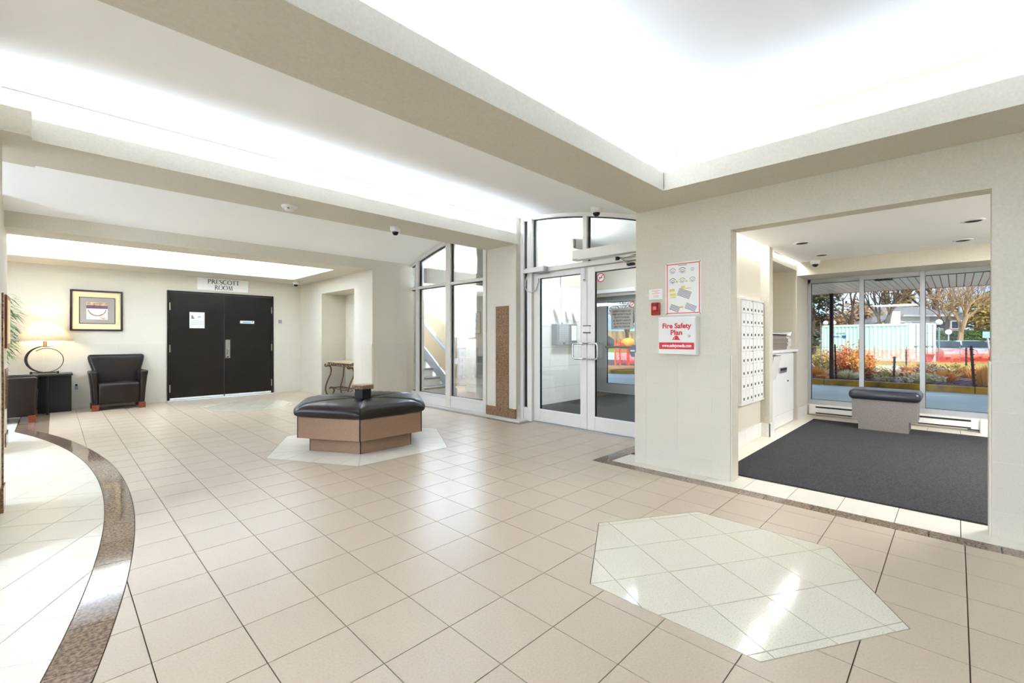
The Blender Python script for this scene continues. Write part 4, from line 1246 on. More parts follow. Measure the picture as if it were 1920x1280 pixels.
for cx, cy, s, mb in ((-1.83, 1.80, 0.034, gi), (-1.74, 1.80, 0.036, ii), (-1.65, 1.805, 0.020, gi), (-1.83, 1.71, 0.034, ii), (-1.74, 1.71, 0.032, gi), (-1.65, 1.71, 0.032, gi)):
    fan(mb, cx, cy, s)
def block(cx, cy, w, h, ang, rows_):
    c_, s_ = math.cos(R_(ang)), math.sin(R_(ang))
    for k in range(rows_):
        y0 = -h / 2 + h * k / rows_
        q = [(-w / 2, y0), (w / 2, y0), (w / 2, y0 + h / rows_ * 0.7), (-w / 2, y0 + h / rows_ * 0.7)]
        flat(gi, ([(cx + c_ * a - s_ * b, cy + s_ * a + c_ * b) for a, b in q], [(0, 1, 2, 3)]), (X0 - 0.0057, 0, 0), (0, -1, 0), (0, 0, 1))
block(-1.722, 1.60, 0.12, 0.07, -22, 6)
block(-1.81, 1.472, 0.09, 0.055, -22, 5)
block(-1.665, 1.475, 0.10, 0.055, -22, 5)
for cx, cy, w, h in ((-1.835, 1.635, 0.05, 0.022), (-1.825, 1.595, 0.055, 0.02), (-1.735, 1.655, 0.035, 0.024), (-1.825, 1.57, 0.05, 0.01), (-1.745, 1.478, 0.03, 0.018), (-1.685, 1.645, 0.05, 0.008), (-1.79, 1.71, 0.015, 0.02), (-1.70, 1.71, 0.015, 0.016)):
    flat(yi, rects2d([(cx - w / 2, cx + w / 2, cy - h / 2, cy + h / 2)]), (X0 - 0.0056, 0, 0), (0, -1, 0), (0, 0, 1))
flat(ii, rects2d([(-1.78, -1.70, 1.853, 1.858)]), (X0 - 0.0058, 0, 0), (0, -1, 0), (0, 0, 1))
gi.build('plan_drawings', M['greyink'], ep, kind='stuff')
ii.build('dark_drawings', mat('slate_ink', rgb(104, 108, 114), 0.8), ep, kind='stuff')
yi.build('yellow_notes', M['yellowink'], ep, kind='stuff')
for y in (1.582, 1.888):
    for z in (1.418, 1.876):
        MB().ball((X0 - 0.005, y, z), 0.005, 8, 6).build('screw', M['steelgrey'], ep)
fb = thing('fire_plan_box', 'white metal fire safety plan box with red lettering on the beige wall', 'box', (X0 - 0.045, 1.756, 1.22))
XB = X0 - 0.088
B(XB, X0 - 0.001, 1.586, 1.926, 1.054, 1.388).build('case', M['white'], fb, bevel=0.004)
B(XB - 0.006, XB, 1.59, 1.922, 1.058, 1.378).build('door_panel', M['offwhite'], fb, bevel=0.002, seg=1)
xt = XB - 0.0066
lt = flat(MB(), text2d('Fire Safety', 0.062, width=0.262, bold=0.0022), (xt, 1.756, 1.306), (0, -1, 0), (0, 0, 1))
flat(lt, text2d('Plan', 0.062, width=0.105, bold=0.0022), (xt, 1.756, 1.247), (0, -1, 0), (0, 0, 1)).build('lettering', M['redink'], fb)
flat(MB(), rects2d([(-1.916, -1.598, 1.10, 1.16)]), (xt, 0, 0), (0, -1, 0), (0, 0, 1)).build('red_band', M['redink'], fb)
flat(MB(), text2d('www.safetymedia.com', 0.038, width=0.265, shear=0.25, bold=0.0012), (xt - 0.0006, 1.756, 1.131), (0, -1, 0), (0, 0, 1)).build('web_address', M['white'], fb)
hp = [(-0.045, 0), (-0.03, 0.004), (-0.024, 0.022), (-0.010, 0.036), (0.006, 0.040), (0.020, 0.034), (0.028, 0.016), (0.034, 0.006), (0.048, -0.002), (0.03, 0.0), (-0.02, 0.001)]
flat(MB(), ([(a, b) for a, b in hp], [tuple(range(len(hp)))[::-1]]), (xt, 1.760, 1.182), (0, -1, 0), (0, 0, 1)).build('helmet_emblem', M['redink'], fb)
flat(MB(), stroke2d(arc(-0.022, 0.018, 0.010, -60, 200, 10, 0.014), 0.004), (xt - 0.0005, 1.760, 1.182), (0, -1, 0), (0, 0, 1)).build('emblem_line', M['white'], fb)
MB().lathe([(0.0, 0), (0.011, 0), (0.011, 0.006), (0.0, 0.006)], (0, 0, 0), 16).xform(Matrix.Translation((xt, 1.64, 1.218)) @ Matrix.Rotation(R_(-90), 4, 'Y')).build('lock', M['chrome'], fb)

# ------------------------------------------------------------------ ceiling mounted devices
def dome(label, x, y, z, s=1.0):
    t = thing('dome_camera', label, 'security camera', (x, y, z), 'white dome security cameras')
    MB().lathe([(0.0, 0.0), (0.068 * s, 0.0), (0.066 * s, -0.045 * s), (0.060 * s, -0.062 * s), (0.045 * s, -0.068 * s), (0.0, -0.068 * s)], (x, y, z), 24).build('housing', M['white'], t, smooth=True)
    MB().lathe([(0.043 * s, -0.066 * s), (0.040 * s, -0.085 * s), (0.028 * s, -0.102 * s), (0.012 * s, -0.109 * s), (0.0005, -0.110 * s)], (x, y, z), 20).build('dome', M['darkglass'], t, smooth=True)
dome('white dome camera under the beam nearest the stair hall glass', 2.99, 4.88, 2.57, 0.95)
dome('white dome camera on the vault above the entrance doors', 4.55, 3.0, vault(3.0) + 0.004, 1.0)
dome('white dome camera under the soffit near the dark double door', 3.68, 9.98, ZS, 0.95)
dome('white dome camera on the mail room ceiling beside the window', 7.70, 1.42, 2.31, 0.9)
sd = thing('smoke_detector', 'round white smoke detector under the long beam', 'smoke detector', (1.735, 4.88, 2.57))
MB().lathe([(0.0, 0.0), (0.078, 0.0), (0.078, -0.012), (0.07, -0.022), (0.0, -0.022)], (1.735, 4.88, 2.57), 28).build('base', M['white'], sd, smooth=True)
MB().lathe([(0.0, -0.02), (0.05, -0.02), (0.048, -0.042), (0.035, -0.050), (0.0, -0.052)], (1.735, 4.88, 2.57), 24).build('sensor', M['offwhite'], sd, smooth=True)
B(1.70, 1.73, 4.835, 4.845, 2.532, 2.54).build('slot', M['ink'], sd)
dl0 = None
DLAB = ['unlit round downlight nearest the mailboxes', 'unlit round downlight by the dome camera', 'unlit round downlight nearest the opening on the far side', 'unlit round downlight by the mail room window']
for k, (x, y) in enumerate([(6.19, 1.27), (7.27, 1.27), (6.16, -0.11), (7.31, -0.05)]):
    if dl0 is None:
        dl0 = thing('downlight', '', 'downlight', (0, 0, 0), 'mail room downlights')
        MB().lathe([(0.058, 0.002), (0.085, 0.002), (0.085, -0.006), (0.06, -0.008)], (0, 0, 0), 28).build('trim_ring', M['white'], dl0, smooth=True, local=True)
        MB().lathe([(0.06, -0.006), (0.05, -0.002), (0.0, -0.002)], (0, 0, 0), 24).build('reflector', mat('dark_downlight_cone', rgb(38, 36, 36), 0.5), dl0, smooth=True, local=True)
        o = dl0
    else:
        o = copy_tree(dl0)
    o.location = (x, y, 2.309)
    o['label'] = DLAB[k]
sc_ = thing('wall_sconce', 'white half-drum wall sconce throwing light up the vestibule wall', 'wall lamp', (6.68, 5.15, 2.55))
MB().prism([(6.68 + 0.13 * math.cos(R_(180 + 15 * k)), 5.185 + 0.11 * math.sin(R_(180 + 15 * k)), 2.46) for k in range(13)], (0, 0, 0.115)).build('shade', M['white'], sc_)
lamp('AREA', 'sconce_light', (6.68, 5.12, 2.59), 6.5, (1, 0.97, 0.93), (PI, 0, 0), shape='RECTANGLE', size=0.14, size_y=0.06)

# ------------------------------------------------------------------ vestibule: intercom and mat
ic = thing('entry_intercom', 'grey metal intercom directory box on the white vestibule wall', 'intercom', (6.75, 5.13, 1.25))
B(6.42, 7.03, 5.06, 5.188, 1.075, 1.455).build('case', M['steelgrey'], ic, bevel=0.006)
B(6.46, 6.80, 5.050, 5.062, 1.13, 1.44).build('directory_window', mat('smoky_directory_glass', rgb(150, 152, 150), 0.12), ic)
for k in range(7):
    B(6.48, 6.78, 5.047, 5.051, 1.16 + 0.038 * k, 1.175 + 0.038 * k).build('name_strip', M['greyink'], ic)
B(6.84, 7.0, 5.052, 5.062, 1.15, 1.43).build('keypad_panel', M['white'], ic)
B(6.60, 6.66, 5.052, 5.062, 1.085, 1.12).build('slot', M['ink'], ic)
for lab, x0, z0, w, h, tl in (('narrow paper slip hanging above the intercom', 6.46, 1.50, 0.10, 0.24, 0.10), ('square white card above the intercom keypad', 6.80, 1.55, 0.10, 0.16, 0.03), ('second white card above the intercom keypad', 7.03, 1.53, 0.10, 0.15, 0.03)):
    pz = MB().prism([(x0, 5.15, z0 + h), (x0 + w, 5.15, z0 + h), (x0 + w + tl, 5.12, z0), (x0 + tl, 5.12, z0)], (0, 0.012, 0))
    tag(pz.build('paper_slip', M['paper']), lab, 'paper', 'papers above the intercom')
tag(MB().tube([(6.72, 5.175, 1.45), (6.70, 5.175, 1.62), (6.70, 5.175, 2.45)], 0.012, 8).build('conduit', M['white'], smooth=True), 'thin white conduit running up the vestibule wall', 'conduit')
vm = B(5.02, 8.52, 2.36, 5.17, 0.0, 0.012)
tag(vm.build('vestibule_carpet', M['carpet']), 'grey carpet filling the vestibule behind the entrance doors', 'carpet')
mc = B(4.24, 7.94, -1.55, 1.482, -0.004, 0.012)
tag(mc.build('mail_room_carpet', M['carpet']), 'dark grey carpet mat filling the mail room floor', 'carpet')

# ------------------------------------------------------------------ mail room furniture
mbx = thing('mailbox_bank', 'bank of small white metal mailboxes on the mail room wall', 'mailboxes', (5.785, 1.68, 1.05))
frame = MB().box(5.32, 6.135, 1.672, 1.699, 0.455, 1.645)
frame.build('back_frame', M['offwhite'], mbx)
cols = [5.352, 5.484, 5.612, 5.752, 5.880, 6.006]
cw = 0.117
for r in range(8):
    z0 = 0.482 + 0.1425 * r
    for c_ in cols:
        dd = B(c_, c_ + cw, 1.657, 1.672, z0, z0 + 0.132).build('mailbox_door', M['white'], mbx, bevel=0.003, seg=1)
        B(c_ + 0.048, c_ + 0.074, 1.654, 1.658, z0 + 0.026, z0 + 0.054).build('number_plate', M['ink'], dd)
for x in (5.336, 5.741, 6.128):
    B(x - 0.004, x + 0.004, 1.656, 1.672, 0.472, 1.63).build('divider', M['alu'], mbx)
B(5.32, 6.135, 1.652, 1.672, 1.628, 1.645).build('rim', M['white'], mbx)
B(5.32, 6.135, 1.652, 1.672, 0.455, 0.474).build('rim', M['white'], mbx)
MB().lathe([(0, 0), (0.01, 0), (0.01, 0.01), (0, 0.01)], (0, 0, 0), 10).xform(Matrix.Translation((5.742, 1.655, 1.085)) @ Matrix.Rotation(R_(90), 4, 'X')).build('master_lock', M['chrome'], mbx)
cbn = thing('drop_box_cabinet', 'white mail room cabinet with paper chute and label slot', 'cabinet', (7.03, 1.75, 0))
B(6.31, 7.64, 1.69, 1.99, 0.0, 1.00).build('body', M['white'], cbn)
for a, b in ((6.315, 6.73), (6.735, 7.27), (7.275, 7.635)):
    m = MB()
    z1 = 0.985 if a > 6.4 else 0.66
    m.box(a, b, 1.672, 1.69, 0.17, z1)
    dr = m.build('door', M['white'], cbn, bevel=0.003, seg=1)
    if a > 7.2:
        MB().ball((a + 0.03, 1.668, 0.60), 0.011, 10, 6).build('knob', M['ink'], dr)
B(6.315, 7.635, 1.676, 1.69, 0.01, 0.165).build('toe_panel', M['white'], cbn)
MB().prism([(6.70, 1.69, 0.97), (6.70, 1.60, 0.97), (6.70, 1.665, 0.66), (6.70, 1.69, 0.66)], (-0.33, 0, 0)).build('paper_chute', M['offwhite'], cbn)
B(6.38, 6.69, 1.605, 1.68, 0.968, 0.975).build('chute_opening', M['ink'], cbn)
hl = B(6.85, 7.20, 1.655, 1.672, 0.73, 0.80).build('slot_plate', M['chrome'], cbn, bevel=0.004)
B(6.90, 7.18, 1.650, 1.656, 0.76, 0.79).build('slot', M['ink'], hl)
ct = B(6.302, 7.765, 1.640, 1.995, 1.002, 1.038)
tag(ct.build('counter', M['white'], bevel=0.004), 'white counter top in the mail room niche', 'counter')
rnd = random.Random(11)
z = 1.039
NP = ['lowest newspaper bundle in the stack on the mail room counter', 'second newspaper bundle from the counter', 'third newspaper bundle from the counter', 'fourth newspaper bundle from the counter', 'fifth newspaper bundle from the counter', 'upper newspaper bundle under the loose folded one']
for k in range(6):
    h = (0.05, 0.036, 0.04, 0.03, 0.024, 0.020)[k]
    x0, x1 = 6.45 + rnd.uniform(-0.04, 0.05), 7.50 + rnd.uniform(-0.06, 0.06)
    y0 = 1.69 + rnd.uniform(-0.012, 0.012)
    t = thing('newspaper_bundle', NP[k], 'newspaper', ((x0 + x1) / 2, 1.82, z), 'newspapers stacked on the counter')
    n_ = max(2, int(h / 0.009))
    for q in range(n_):
        dx = rnd.uniform(-0.015, 0.015)
        B(x0 + dx, x1 + dx - 0.12, y0 + rnd.uniform(-0.006, 0.006), 1.96, z + h * q / n_, z + h * (q + 1) / n_ - 0.0006).build('sheaf', M['newsprint'], t)
    m = MB()
    for q in range(4):
        m.prism([(x1 - 0.13, y0 + 0.01, z + h * q / 4), (x1 + rnd.uniform(0.0, 0.05), y0 - 0.01, z + h * (q + 0.3) / 4), (x1 + 0.03, y0 + 0.2, z + h * (q + 0.4) / 4), (x1 - 0.1, 1.95, z + h * q / 4)], (0, 0, 0.005))
    m.build('ruffled_corner', M['paper'], t)
    z += h
t = thing('newspaper_bundle', 'loose folded newspaper lying open on top of the stack', 'newspaper', (7.0, 1.82, z), 'newspapers stacked on the counter')
MB().prism([(6.36, 1.68, z), (7.28, 1.67, z), (7.34, 1.95, z), (6.40, 1.96, z)], (0, 0, 0.010)).build('sheaf', M['ink'], t)
MB().prism([(6.34, 1.675, z + 0.018), (7.22, 1.665, z + 0.012), (7.30, 1.95, z + 0.02), (6.40, 1.96, z + 0.018)], (0, 0, 0.008)).build('cover', M['paper'], t)
MB().prism([(7.25, 1.67, z + 0.0), (7.42, 1.66, z - 0.012), (7.66, 1.70, z + 0.045), (7.40, 1.90, z + 0.02)], (0, 0, 0.006)).build('folded_corner', M['paper'], t)
tag(B(6.40, 6.43, 1.66, 1.76, 1.04, 1.09).build('card', M['paper']), 'small white card standing at the edge of the counter', 'card')
bn = thing('lobby_bench', 'grey laminate bench with charcoal cushion before the mail room window', 'bench', (7.75, 0.66, 0))
BX = 7.50
MB().prism([(BX, y, z) for y, z in [(0.418, 0.012), (0.912, 0.012), (0.912, 0.15), (0.978, 0.15), (0.978, 0.405), (0.338, 0.405), (0.338, 0.15), (0.418, 0.15)]], (0.02, 0, 0)).build('front_panel', M['greylam'], bn)
B(BX + 0.02, BX + 0.42, 0.418, 0.912, 0.012, 0.15).build('plinth', M['greylam'], bn)
B(BX + 0.02, BX + 0.45, 0.338, 0.978, 0.15, 0.405).build('box', M['greylam'], bn)
smooth_by_angle(MB().box(BX - 0.03, BX + 0.48, 0.302, 1.015, 0.395, 0.525).build('cushion', M['leather2'], bn, bevel=0.055, seg=5), 60)
ht = thing('baseboard_heater', 'white baseboard heater running under the mail room window', 'heater', (8.36, 0.2, 0))
B(8.325, 8.378, -1.5, 1.615, 0.03, 0.165).build('casing', M['offwhite'], ht, bevel=0.006)
B(8.32, 8.327, -0.13, 1.53, 0.128, 0.150).build('outlet_grille', M['ink'], ht)
B(8.32, 8.327, -0.13, 1.53, 0.040, 0.056).build('inlet_grille', M['ink'], ht)
B(8.315, 8.326, -0.2, -0.10, 0.022, 0.035).build('foot', M['ink'], ht)
tag(B(8.28, 8.33, -0.275, -0.21, 0.0, 0.175).build('heater_end_cap', M['offwhite'], bevel=0.006), 'white end section joining the baseboard heater', 'heater')
# ------------------------------------------------------------------ niche console table
co = thing('console_table', 'scrolled bronze iron console table with stone top in the wall niche', 'table', (4.22, 8.7, 0))
B(4.02, 4.42, 8.12, 9.24, 0.70, 0.73).build('stone_top', M['stone'], co, bevel=0.006)
ap = MB()
for zz in (0.692, 0.635):
    ap.tube([(4.04, 8.15, zz), (4.40, 8.15, zz), (4.40, 9.21, zz), (4.04, 9.21, zz)], 0.009, 6, closed=True)
for k in range(5):
    y = 8.25 + 0.21 * k
    ap.tube([(4.04, y + a, 0.664 + b) for a, b in arc(0, 0, 0.05, 0, 360, 10, 0.024)], 0.007, 5)
    ap.tube([(4.04, y + 0.05, 0.69), (4.04, y + 0.16, 0.64)], 0.007, 5)
ap.build('apron', M['iron'], co, smooth=True)
def scroll(y):
    p = arc(4.0, 0.645, 0.03, 60, 200, 6) + arc(4.03, 0.56, 0.09, 110, 20, 8, 0.09)[:0]
    c1 = [(3.985, 0.665), (3.965, 0.645), (3.97, 0.62), (4.0, 0.615)]
    c2 = [(4.04, 0.63), (4.085, 0.60), (4.10, 0.53), (4.08, 0.44), (4.03, 0.34), (3.985, 0.22), (3.975, 0.13), (4.0, 0.05), (4.06, 0.015), (4.13, 0.03), (4.165, 0.10), (4.14, 0.165), (4.09, 0.175), (4.06, 0.15)]
    return [(x, y, z_) for x, z_ in c1 + c2]
for y in (8.18, 9.18):
    MB().tube(scroll(y), 0.016, 8).build('scroll_leg', M['iron'], co, smooth=True)
    MB().tube([(4.38, y, 0.64), (4.36, y, 0.4), (4.30, y, 0.16), (4.32, y, 0.03), (4.36, y, 0.012), (4.39, y, 0.05)], 0.014, 8).build('rear_leg', M['iron'], co, smooth=True)
sh = MB().tube([(4.08, 8.18, 0.165), (4.08, 9.18, 0.165), (4.32, 9.18, 0.17), (4.32, 8.18, 0.17)], 0.010, 6, closed=True)
for k in range(4):
    sh.tube([(4.08, 8.3 + 0.24 * k, 0.165), (4.2, 8.42 + 0.24 * k, 0.168), (4.32, 8.3 + 0.24 * k, 0.17)], 0.007, 5)
sh.build('lower_shelf', M['iron'], co, smooth=True)

# ------------------------------------------------------------------ stair hall behind the glass
sr = thing('staircase', 'stair with white tiled risers and beige guard panels behind the arched glass', 'staircase', (5.5, 8.5, 0))
XS = 5.93
for k in range(14):
    y = 7.63 + 0.245 * k
    B(5.02, XS - 0.01, y + 0.02, y + 0.265, 0.18 * k, 0.18 * (k + 1) - 0.035).build('riser', M['wtilew'], sr)
    B(5.02, XS - 0.01, y - 0.01, y + 0.27, 0.18 * (k + 1) - 0.035, 0.18 * (k + 1)).build('tread', M['tread'], sr)
    if k < 9:
        for q in range(1, 4):
            B(5.02 + 0.225 * q - 0.002, 5.02 + 0.225 * q + 0.002, y + 0.0185, y + 0.021, 0.18 * k, 0.18 * k + 0.145).build('joint', M['greyink'], sr)
sl = 0.18 / 0.245
def band_(name, z0, z1, mtl, x0=XS, x1=XS + 0.04, y0=7.35, y1=11.2):
    zf = lambda y: (y - 7.63) * sl
    MB().prism([(x0, y0, zf(y0) + z0), (x0, y1, zf(y1) + z0), (x0, y1, zf(y1) + z1), (x0, y0, zf(y0) + z1)], (x1 - x0, 0, 0)).build(name, mtl, sr)
band_('stringer', 0.10, 0.36, M['steelgrey'])
band_('guard_panel', 0.40, 0.86, M['stair'])
band_('handrail', 0.90, 0.95, M['steelgrey'], XS - 0.06, XS - 0.02)
band_('guard_panel', 0.98, 1.42, M['stair'])
for k in range(4):
    y = 7.9 + 0.8 * k
    B(XS + 0.005, XS + 0.035, y, y + 0.04, (y - 7.63) * sl + 0.3, (y - 7.63) * sl + 1.4).build('baluster', M['steelgrey'], sr)
up = thing('upper_stair_flight', 'underside of the upper stair flight with brown panel behind the arched glass', 'staircase', (7.0, 9.8, 2.0))
MB().prism([(6.6, 10.6, 1.62), (6.6, 9.1, 2.6), (6.6, 9.1, 2.95), (6.6, 11.6, 2.95), (6.6, 11.6, 2.5)], (0.05, 0, 0)).build('panel', mat('brown_stair_panel', rgb(150, 114, 78), 0.5), up)
MB().prism([(6.66, 10.6, 1.5), (6.66, 8.9, 2.62), (6.66, 8.9, 2.7), (6.66, 10.6, 1.6)], (0.5, 0, 0)).build('soffit', M['offwhite'], up)
bc = struct(B(7.25, 7.62, 8.85, 9.25, 0, 2.98).build('column', M['mortar']), 'pale brick column in the stair hall')
for r in range(31):
    for q in range(2):
        oy = 0.0 if r % 2 else -0.1
        for s0 in ((8.85, 9.045) if not r % 2 else (8.85, 8.94, 9.15)):
            pass
        ys = [8.85, 9.05, 9.25] if r % 2 else [8.85, 8.95, 9.15, 9.25]
        if q == 0:
            for a, b in zip(ys[:-1], ys[1:]):
                B(7.238, 7.25, a + 0.005, b - 0.005, 0.08 + 0.085 * r, 0.155 + 0.085 * r).build('brick', M['brickw'], bc)
        else:
            xs_ = [7.25, 7.45, 7.62] if r % 2 else [7.25, 7.35, 7.55, 7.62]
            for a, b in zip(xs_[:-1], xs_[1:]):
                B(a + 0.005, b - 0.005, 8.838, 8.85, 0.08 + 0.085 * r, 0.155 + 0.085 * r).build('brick', M['brickw'], bc)
struct(B(6.55, 7.4, 7.35, 7.75, 0, 2.2).build('pier', M['wall']), 'beige pier in the stair hall')
tag(B(7.0, 7.2, 9.3, 9.5, 0.02, 1.6).build('notice_stand', M['steelgrey']), 'tall dark cabinet beside the brick column in the stair hall', 'cabinet')
spf = thing('framed_notice', 'thin framed notice on the wall of the stair hall', 'notice', (6.54, 7.55, 1.4))
struct(B(4.88, 8.5, 6.9, 7.0, 2.22, 2.5).build('reflection_bar', M['offwhite']), 'white bar across the stair hall standing for a reflection in the glass')  # added white bar in place of a bright reflection in the glass
frame4y = MB().box(6.535, 6.548, 7.42, 7.68, 1.2, 1.22).box(6.535, 6.548, 7.42, 7.68, 1.72, 1.74).box(6.535, 6.548, 7.42, 7.44, 1.2, 1.74).box(6.535, 6.548, 7.66, 7.68, 1.2, 1.74)
frame4y.build('frame', M['greyink'], spf)
B(6.54, 6.549, 7.44, 7.66, 1.22, 1.72).build('sheet', M['paper'], spf)
lamp('AREA', 'stair_fill_light', (6.7, 9.6, 2.965), 950, (0.76, 0.94, 1.26), (0, 0, 0), shape='RECTANGLE', size=2.8, size_y=4.6)  # added light, brightens the stair hall and, through the glass, the lobby
lamp('AREA', 'vestibule_fill_light', (6.6, 3.6, 3.18), 34, (0.86, 0.97, 1.12), (0, 0, 0), shape='RECTANGLE', size=1.2, size_y=0.5)  # added light to brighten the vestibule, no fitting of its own

# ------------------------------------------------------------------ outside: ground, canopy, planting bed
struct(B(8.75, 15.2, -20, 40, -0.5, -0.10).build('road', M['asphalt']), 'wet grey driveway under the canopy')
struct(B(15.2, 22.0, 14.0, 60, -0.5, -0.10).build('road', M['asphalt']), 'driveway running on past the planting bed')
struct(B(21.5, 30.5, -60, 14, -0.7, -0.30).build('pavement', M['lot']), 'pinkish concrete parking lane')
struct(B(22.0, 46, 14, 60, -0.6, -0.10).build('road', M['asphalt']), 'blue grey wet lot beyond the entrance')
struct(B(30.5, 30.9, -60, 14, -0.7, -0.24).build('kerb', M['kerbg']), 'pale kerb at the grass verge')
struct(B(30.9, 39, -60, 14, -0.7, -0.32).build('lawn', M['grassm']), 'yellowing grass verge')
struct(B(39, 160, -90, 14, -0.8, -0.40).build('ground', M['grassm']), 'yellowing grass around the container')
struct(B(31.5, 46, 14, 60, -0.3, 0.02).build('lawn', M['grassg']), 'green lawn beyond the driveway')
struct(B(31.1, 31.5, 14, 60, -0.3, 0.05).build('kerb', M['kerbg']), 'pale kerb of the green lawn')
struct(B(46, 200, 14, 140, -0.5, 0.0).build('ground', M['grassg']), 'green ground beyond the fence')
bedb = B(15.32, 21.5, -9, 14, -0.3, 0.02)
bed = struct(bedb.build('planting_bed', M['mulch']), 'mulched planting bed behind the yellow kerb')
kb = sroot('kerb', 'yellow painted kerb along the planting bed', (15.25, 2, 0))
for k in range(8):
    y = -9 + 2.9 * k
    B(15.18, 15.36, y + 0.006, y + 2.894, -0.12, 0.055).build('kerb_block', M['kerby'], kb, bevel=0.012)
rnd = random.Random(3)
ch = MB()
for k in range(2600):
    x, y = rnd.uniform(15.4, 21.3), rnd.uniform(-2.5, 5.5)
    a, l = rnd.uniform(0, 6.28), rnd.uniform(0.03, 0.09)
    c_, s_ = math.cos(a) * l, math.sin(a) * l
    z = 0.022 + rnd.uniform(0, 0.03)
    ch.add([(x - c_, y - s_, z), (x + s_ * 0.3, y - c_ * 0.3, z + 0.012), (x + c_, y + s_, z + rnd.uniform(0, 0.03)), (x - s_ * 0.3, y + c_ * 0.3, z + 0.008)], [(0, 1, 2, 3)])
ch.build('mulch_chips', M['mulch'], bed, kind='stuff')
# canopy with cream soffit planks on steel posts
cp = thing('canopy', 'cream planked canopy soffit with brown fascia over the driveway', 'canopy', (12, 2, 2.45))
B(8.76, 15.5, -2.6, 7.6, 2.475, 2.70).build('deck', M['fascia'], cp)
pm = None
for k in range(62):
    y = -2.4 + 0.12 * k
    if pm is None:
        pm = B(8.78, 15.46, y + 0.008, y + 0.112, 2.440, 2.476).build('plank', M['soffit'], cp)
    else:
        o = pm.copy()
        C.objects.link(o)
        o.location.y += 0.12 * k
pr_ = MB()
for y in [5.04 + 0.205 * k for k in range(12)]:
    pr_.box(8.78, 15.46, y + 0.012, y + 0.193, 2.440, 2.476)
pr_.build('outer_planks', M['soffit'], cp, kind='stuff')
B(15.46, 15.58, -2.6, 7.6, 2.435, 2.72).build('fascia', M['fascia'], cp)
B(12.4, 12.75, 0.95, 1.25, 2.44, 2.452).build('soffit_lamp', M['ink'], cp)
B(9.6, 10.3, -0.42, -0.02, 2.34, 2.452).build('soffit_box', M['white'], cp)
for y, lab in ((2.47, 'dark steel canopy post rising from the planting bed'), (7.3, 'dark steel canopy post at the far end of the canopy')):
    t = thing('canopy_post', lab, 'post', (15.45, y, 0), 'canopy posts')
    MB().tube([(15.45, y, -0.1), (15.45, y, 2.44)], 0.05, 10).build('shaft', M['post'], t, smooth=True)
    B(15.35, 15.55, y - 0.1, y + 0.1, 0.02, 0.05).build('base_plate', M['post'], t)

# ------------------------------------------------------------------ plants
def tuft(name, label, x, y, z, h, r, mtl, n=160, spread=0.9, group=None, seed=0, leaf=False):
    """a clump of grass blades or leafy twigs: stems with many thin blades in one mesh"""
    rnd = random.Random(seed)
    t = thing(name, label, 'plant', (x, y, z), group)
    m = MB()
    for k in range(n):
        a = rnd.uniform(0, 2 * PI)
        rr = r * math.sqrt(rnd.random())
        lean = spread * rr / r
        p0 = Vector((x + 0.35 * rr * math.cos(a), y + 0.35 * rr * math.sin(a), z))
        hh = h * rnd.uniform(0.55, 1.0) * (1 - 0.35 * (rr / r) ** 2)
        p2 = Vector((x + rr * math.cos(a) * (0.35 + lean * 0.7), y + rr * math.sin(a) * (0.35 + lean * 0.7), z + hh))
        p1 = p0.lerp(p2, 0.55) + Vector((0, 0, 0.1 * hh))
        w = Vector((-math.sin(a + 0.6), math.cos(a + 0.6), 0)) * (0.012 + 0.006 * rnd.random()) * (1 if not leaf else 0.6)
        m.add([p0 - w, p0 + w, p1 + w, p2, p1 - w], [(0, 1, 2, 4), (4, 2, 3)])
        if leaf:
            for q in range(5):
                s = p0.lerp(p2, rnd.uniform(0.35, 1.0))
                d = Vector((rnd.uniform(-1, 1), rnd.uniform(-1, 1), rnd.uniform(-0.4, 0.9))).normalized() * rnd.uniform(0.05, 0.10)
                v = d.cross(Vector((rnd.uniform(-1, 1), 0.4, 1))).normalized() * 0.022
                m.add([s, s + d * 0.5 + v, s + d, s + d * 0.5 - v], [(0, 1, 2, 3)])
    m.build('foliage', mtl, t)
    st_ = MB()
    for k in range(5):
        a = 1.257 * k
        st_.tube([(x, y, z - 0.03), (x + 0.3 * r * math.cos(a), y + 0.3 * r * math.sin(a), z + 0.5 * h)], [0.012, 0.005], 4)
    st_.build('stems', M['barkl'], t)
    return t
